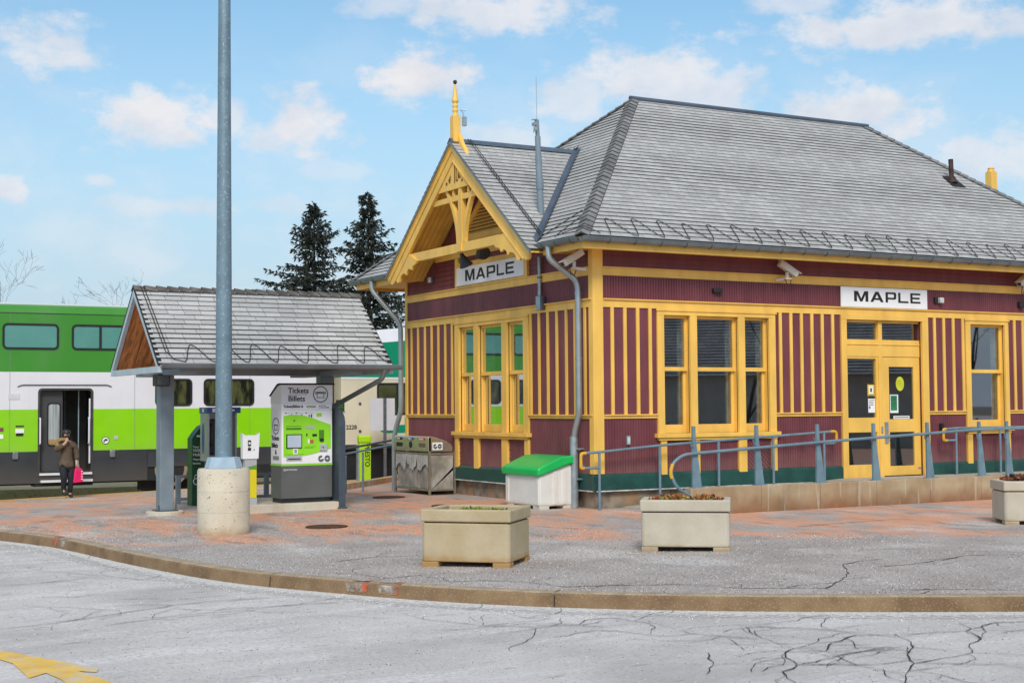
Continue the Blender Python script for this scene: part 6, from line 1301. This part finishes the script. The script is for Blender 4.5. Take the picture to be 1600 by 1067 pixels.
# ------------------------------------------------------------------ person stepping off the train
def skin(name, mt, verts, edges, parent, sub=2):
    """verts: (x,y,z,radius); one continuous surface grown with a Skin modifier."""
    me = bpy.data.meshes.new(name); bm = bmesh.new(); lay = bm.verts.layers.skin.verify(); V_ = []
    for i, (x, y, z, r) in enumerate(verts):
        v = bm.verts.new((x, y, z)); rr = r if isinstance(r, tuple) else (r, r); v[lay].radius = rr; v[lay].use_root = (i == 0); V_.append(v)
    for a, b in edges: bm.edges.new((V_[a], V_[b]))
    bm.to_mesh(me); bm.free(); me.materials.append(mt); o = bpy.data.objects.new(name, me); COL.objects.link(o); o.parent = parent
    s_ = o.modifiers.new('skin', 'SKIN'); s_.use_smooth_shade = True
    sb = o.modifiers.new('sub', 'SUBSURF'); sb.levels = sub; sb.render_levels = sub
    return o
PX, PY_ = -4.82, 15.72
PE = thing('person', 'person in a brown parka and black cap by the train door, hand at the face', 'person', (PX, PY_, g(PX, PY_)), R(4))
SKIN = mat('skin', (.55, .33, .24), .5, .06, 6.); PARKA = mat('brown_parka', (.105, .075, .048), .75, .25, 9., bump=.5, bscale=20); JEANS = mat('dark_trousers', (.012, .016, .024), .8, .3, 9.); FUR = mat('tan_fur', (.34, .22, .09), .95, .4, 40., bump=1., bscale=80); HAIR = mat('black_hair', (.012, .01, .01), .8, .3, 20.)
bv = [(0, 0, .86, .105), (0, -.005, 1.0, (.12, .09)), (0, 0, 1.18, (.14, .10)), (0, .0, 1.30, (.12, .08)), (0, -.005, 1.37, .048), (0, -.012, 1.43, .06), (0, -.02, 1.50, .082), (0, -.012, 1.555, .07),   # pelvis..head 0-7
 (.09, 0, .80, .085), (.095, -.05, .46, .058), (.09, .02, .10, .042), (.095, -.05, .04, .038), (.098, -.14, .03, .03),     # left leg 8-12
 (-.09, -.02, .80, .085), (-.085, -.12, .48, .058), (-.07, -.03, .16, .042), (-.07, -.10, .10, .038), (-.07, -.18, .09, .03),  # right leg 13-17 stepping
 (.17, 0, 1.28, .06), (.235, .02, 1.04, .046), (.225, -.05, .83, .032), (.225, -.075, .77, .028),       # left arm 18-21
 (-.17, 0, 1.28, .06), (-.26, -.12, 1.12, .046), (-.10, -.20, 1.29, .032), (-.055, -.205, 1.345, .028)]   # right arm 22-25 raised to the face
be = [(0, 1), (1, 2), (2, 3), (3, 4), (4, 5), (5, 6), (6, 7), (0, 8), (8, 9), (9, 10), (10, 11), (11, 12), (0, 13), (13, 14), (14, 15), (15, 16), (16, 17), (3, 18), (18, 19), (19, 20), (20, 21), (3, 22), (22, 23), (23, 24), (24, 25)]
def finger(base, root, dirs, r):
    global bv, be
    prev = root
    p = Vector(base)
    for d in dirs: p = p+Vector(d); bv.append((p.x, p.y, p.z, r)); be.append((prev, len(bv)-1)); prev = len(bv)-1
for k in range(4): finger((.225+(k-1.5)*.016, -.078, .765), 21, [(0, -.004, -.028), (0, .012, -.026), (0, .018, -.012)], .0085-.0006*abs(k-1.5))
finger((.20, -.09, .785), 21, [(-.012, -.012, -.012), (.008, -.006, -.024)], .009)
for k in range(4): finger((-.055+(k-1.5)*.015, -.20, 1.36), 25, [(.004, .004, .028), (.006, .014, .024), (.004, .016, .012)], .0085-.0006*abs(k-1.5))
finger((-.03, -.20, 1.35), 25, [(.016, .004, .012), (.012, .010, .018)], .009)
BODY = skin('body', SKIN, bv, be, PE, 2)
skin('parka', PARKA, [(0, 0, 1.02, (.155, .125)), (0, -.005, .80, (.20, .155)), (0, 0, .68, (.205, .16)), (0, .0, 1.16, (.17, .13)), (0, .005, 1.27, (.145, .105)), (0, .0, 1.345, .085),
 (.17, 0, 1.27, .085), (.245, .02, 1.05, .075), (.235, -.045, .87, .055), (-.17, 0, 1.27, .085), (-.275, -.12, 1.12, .075), (-.12, -.195, 1.27, .05)],
 [(0, 1), (1, 2), (0, 3), (3, 4), (4, 5), (4, 6), (6, 7), (7, 8), (4, 9), (9, 10), (10, 11)], PE)
skin('trousers', JEANS, [(0, 0, .80, .12), (.09, 0, .70, .108), (.097, -.048, .46, .08), (.092, .018, .12, .06), (-.09, -.03, .70, .108), (-.087, -.118, .48, .08), (-.072, -.03, .19, .06)], [(0, 1), (1, 2), (2, 3), (0, 4), (4, 5), (5, 6)], PE)
for sx_, y_, z_ in ((.094, .02, .0), (-.07, -.03, .06)): skin('boot', BLACK, [(sx_, y_+.0, z_+.20, .056), (sx_, y_, z_+.06, .052), (sx_, y_-.09, z_+.045, .045), (sx_, y_-.17, z_+.035, .036)], [(0, 1), (1, 2), (2, 3)], PE)
m = MB(); m.tube([(-.12-.10*math.cos(a), -.03-.06*math.sin(a)-.02, 1.335+.05*math.sin(a)) for a in [i*.6283 for i in range(10)]], .045, 8, closed=True); m.build('fur_collar', FUR, PE, smooth=True)
m = MB(); m.tube([(-.21, -.03, 1.31), (-.24, -.05, 1.27), (-.22, -.08, 1.22)], [.05, .06, .04], 8); m.build('hood_fur', FUR, PE, smooth=True)
m = MB(); m.lathe([(.098, .02), (.100, .045), (.085, .09), (.05, .115), (.0, .122)], (0, -.002, 1.50), 18); m.box(-.05, .05, -.135, -.08, 1.525, 1.535); m.build('cap', BLACK, PE, smooth=True)
m = MB(); m.tube([(0, .03, 1.52), (0, .06, 1.42), (0, .055, 1.33)], [.095, .085, .06], 12); m.tube([(.085, .0, 1.50), (.10, .0, 1.38), (.10, -.02, 1.28)], [.02, .04, .025], 8); m.build('hair', HAIR, PE, smooth=True)
m = MB(); m.lathe([(.012, -.05), (.055, -.04), (.068, .0), (.066, .03), (.05, .036)], (0, -.055, 1.435), 14); m.build('mask', BLACK, PE, smooth=True)
for sx_ in (-.03, .03): MB().lathe([(.002, -.008), (.010, -.004), (.010, .004), (.002, .008)], (sx_, -.098, 1.498), 10).build('eye', INK, BODY)
t = thing('shopping_bag', 'bright pink shopping bag with white marks held by the person in the parka', 'bag', (PX+.25, PY_-.06, g(PX, PY_)+.35), R(8))
PINK = mat('hot_pink', (.80, .012, .14), .45, .1, 6.)
m = MB(); m.prism([(-.12, -.06, 0), (.11, -.06, .02), (.13, -.05, .20), (.10, -.04, .34), (-.07, -.04, .34), (-.10, -.05, .18)], (0, .10, 0)); m.build('bag_body', PINK, t, bev=.02); MB().tube([(-.03, -.0, .34), (-.02, -.0, .42), (.03, -.0, .43), (.05, -.0, .34)], .008, 6).build('handle', PINK, t)
m = MB()
for z in (.08, .14, .20, .26): m.box(.065, .10, -.064, -.0605, z, z+.022)
m.build('white_marks', WHITE, t)

# ------------------------------------------------------------------ trees beyond the track
BARK = mat('dark_bark', (.045, .038, .032), .95, .3, 8.); NEED = mat('spruce_needles', (.022, .030, .022), .9, .4, 2.); NEED2 = mat('spruce_needles_pale', (.055, .066, .055), .9, .35, 2.)
def spruce(x, y, z0, h, rbase, seed, lab):
    rnd = random.Random(seed); t = thing('spruce_tree', lab, 'tree', (x, y, z0), 0, 'spruce trees beyond the track')
    m = MB(); m.tube([(0, 0, 0), (.05, 0, h*.5), (0, 0, h)], [h*.016, h*.010, .012], 8); m.build('trunk', BARK, t)
    mA = MB(); mB = MB(); z = h*.16; lvl = 0
    while z < h*.985:
        f = 1-z/h; rad = rbase*(f**.98)*(1+.22*math.sin(z*2.3+seed))+.06; nb = 5 if f < .12 else 7 if f < .4 else 9; a0 = rnd.uniform(0, 6.28)
        for k in range(nb):
            a = a0+k*6.283/nb+rnd.uniform(-.25, .25); L_ = rad*rnd.uniform(.45, 1.25); d = Vector((math.cos(a), math.sin(a), 0)); n_ = max(4, int(L_/.16))
            zz = z+rnd.uniform(-.12, .12); rise = .42 if f < .2 else .02
            for i in range(n_+1):
                s = i/n_; p = d*(L_*s)+Vector((0, 0, zz-L_*.28*s+L_*.30*s*s+rise*L_*s*.5)); mbx = mA if rnd.random() < .72 else mB
                if i < n_ and i % 2 == 0 and L_ > .5:
                    q = d*(L_*(i+2)/n_)+Vector((0, 0, zz-L_*.28*(s+2/n_)+L_*.30*(s+2/n_)**2+rise*L_*(s+2/n_)*.5)); mA.face([tuple(p+Vector((0, 0, .018))), tuple(q+Vector((0, 0, .01))), tuple(q-Vector((0, 0, .01))), tuple(p-Vector((0, 0, .018)))])
                if s < .12: continue
                wsp = .30*(1-s*.75)*min(1, L_)+.10
                for q_ in range(7):
                    sd_ = Vector((-d.y, d.x, 0))*rnd.choice((-1, 1)); tip = p+d*rnd.uniform(.05, .30)+sd_*rnd.uniform(.02, wsp)+Vector((0, 0, rnd.uniform(-.26, .12))); w_ = rnd.uniform(.025, .055); pv = Vector((rnd.gauss(0, 1), rnd.gauss(0, 1), rnd.gauss(0, 1))).cross(tip-p).normalized()*w_; mid = p.lerp(tip, .55)
                    mbx.face([tuple(p), tuple(mid+pv), tuple(tip), tuple(mid-pv)])
        z += (.16+.32*f)*h/12; lvl += 1
    for i in range(14): a = rnd.uniform(0, 6.28); p = Vector((0, 0, h-.02-i*.05)); mA.face([tuple(p), tuple(p+Vector((.10*math.cos(a), .10*math.sin(a), .05))), tuple(p+Vector((.14*math.cos(a), .14*math.sin(a), .14))), tuple(p+Vector((.05*math.cos(a+.4), .05*math.sin(a+.4), .10)))])
    mA.build('crown', NEED, t, recalc=False); mB.build('crown', NEED2, t, recalc=False); return t
spruce(14.1, 48, .15, 11.75, 5.6, 3, 'wider dark spruce on the left, rising above the middle of the shelter roof')
spruce(17.05, 48, .15, 12.45, 5.2, 11, 'taller narrow dark spruce on the right, between the shelter and the gable')
def bare(x, y, z0, h, seed, lab, spread=.42, leaf=0):
    rnd = random.Random(seed); t = thing('bare_tree', lab, 'tree', (x, y, z0), 0, 'bare trees beyond the train'); m = MB(); tr = MB()
    def grow(p, d, L_, r, dep, mb):
        pts = [p]; rs = [r]; q = p
        for i in range(4):
            d = (d+Vector((rnd.gauss(0, .10), rnd.gauss(0, .10), rnd.gauss(.03, .06)))).normalized(); q = q+d*L_/4; pts.append(q); rs.append(max(.004, r*(1-.16*(i+1))))
        mb.tube(pts, rs, 5 if dep > 1 else 6)
        if dep < 5:
            for k in range(rnd.choice((2, 3, 3)) if dep else 4):
                i = rnd.choice((2, 3, 4)) if dep else rnd.choice((1, 2, 3, 4, 4)); ax = Vector((rnd.gauss(0, 1), rnd.gauss(0, 1), rnd.gauss(0, .25))).normalized(); grow(pts[i], (d*.8+ax*spread*1.5).normalized(), L_*rnd.uniform(.48, .72), rs[i]*.62, dep+1, m)
    grow(Vector((0, 0, 0)), Vector((rnd.gauss(0, .05), 0, 1)), h*.50, h*.0085, 0, tr)
    tr.build('trunk', BARK, t); m.build('branches', BARK, t); return t
bare(.2, 48, .1, 8.8, 5, 'leafless tree above the train at the far left'); bare(4.9, 48, .1, 8.6, 8, 'leafless tree peeping over the left end of the shelter roof'); bare(10.2, 48.5, .1, 8.8, 21, 'leafless tree between the light pole and the left spruce'); bare(8.1, 47, .1, 7.4, 14, 'small leafless tree behind the light pole'); bare(20.6, 50, .1, 10.6, 33, 'leafless tree behind the gable, right of the spruces')

# ------------------------------------------------------------------ what the station windows mirror: the house across the road, a hedge of bare trees
HS = thing('house', 'pale house across the road, seen only as a reflection in the front windows', 'house', (24, -27, -.2), R(38))
HW = mat('house_siding', (.48, .45, .40), .8, .1, 2.); MB().box(-7, 7, -4, 4, -.5, 3.0).build('wall', HW, HS)
m = MB()
for sg in (-1, 1): shingles(m, [(-7.5, 0, 6.4), (-7.5, sg*4.5, 2.9), (7.5, sg*4.5, 2.9), (7.5, 0, 6.4)], (-7.5, sg*4.5, 2.9), (1, 0, 0), .2, .3, .03)
m.build('roof', [shingle_mat('house_shingles', (.34, .34, .345), (.46, .46, .465), (.12, .12, .12)), BUTT], HS)
m = MB()
for sg in (-7, 7): m.prism([(sg-.02, -4, 3.0), (sg-.02, 4, 3.0), (sg-.02, 0, 6.2)], (.04, 0, 0))
m.build('gable', HW, HS)
for i, (x, y, h_) in enumerate(((14, -22, 9), (19, -20, 10), (30, -20, 11))): bare(x, y, -.2, h_, 50+i, ('bare tree across the road, mirrored in the large front window', 'bare tree across the road, mirrored in the door glass', 'bare tree across the road, mirrored in the single front window')[i], .5)

# ------------------------------------------------------------------ loose grit: real little stones on the pavement and along the gutter
def grit(name, mt, cnt, size, zfn, seed, place):
    rnd = random.Random(seed); m = MB()
    for _ in range(cnt):
        p = place(rnd)
        if not p: continue
        x, y = p; s_ = size*rnd.uniform(.5, 1.4); z = zfn(x, y); a = rnd.uniform(0, 6.28); q = [(x+s_*math.cos(a+k*2.094), y+s_*math.sin(a+k*2.094), z-.003) for k in range(3)]; t_ = (x+rnd.uniform(-.3, .3)*s_, y+rnd.uniform(-.3, .3)*s_, z+s_*rnd.uniform(.5, 1.1))
        for k in range(3): m.face([q[k], q[(k+1) % 3], t_])
    o = m.build(name, mt, recalc=False); tag(o, None, None, None, 'stuff'); return o
def on_walk(rnd):
    i = rnd.randrange(14, n-9); t = rnd.random()**1.5*5.5+.05; a = Vector(KS[i]).lerp(Vector(KS[i+1]), rnd.random()); nv = (Vector(KS[i])-Vector(KO[i])).normalized(); p = a+nv*t
    if p.x > -.3 and p.y > -2.0: return None
    return (p.x, p.y)
def on_gutter(rnd):
    i = rnd.randrange(14, n-9); k = rnd.random(); a = Vector(KB[i]).lerp(Vector(KB[i+1]), k); nv = (Vector(KO[i])-Vector(KS[i])).normalized(); p = a+nv*(abs(rnd.gauss(0, .22))+.005); return (p.x, p.y)
def on_road(rnd):
    i = rnd.randrange(14, n-9); k = rnd.random(); a = Vector(KB[i]).lerp(Vector(KB[i+1]), k); nv = (Vector(KO[i])-Vector(KS[i])).normalized(); p = a+nv*rnd.uniform(.1, 5); return (p.x, p.y)
GP = mat('pale_grit', (.66, .62, .58), .95, .2, 9.); GD_ = mat('dark_grit', (.075, .068, .062), .95, .3, 9.)
grit('pale_gravel', GP, 13000, .0068, lambda x, y: g(x, y), 1, on_walk); grit('dark_gravel', GD_, 7000, .0068, lambda x, y: g(x, y), 2, on_walk)
grit('gutter_gravel', GP, 5000, .0085, lambda x, y: g(x, y)-.12, 3, on_gutter); grit('road_grit', GD_, 3500, .0062, lambda x, y: g(x, y)-.12, 4, on_road)
grit('pale_road_grit', GP, 4500, .0062, lambda x, y: g(x, y)-.12, 5, on_road)
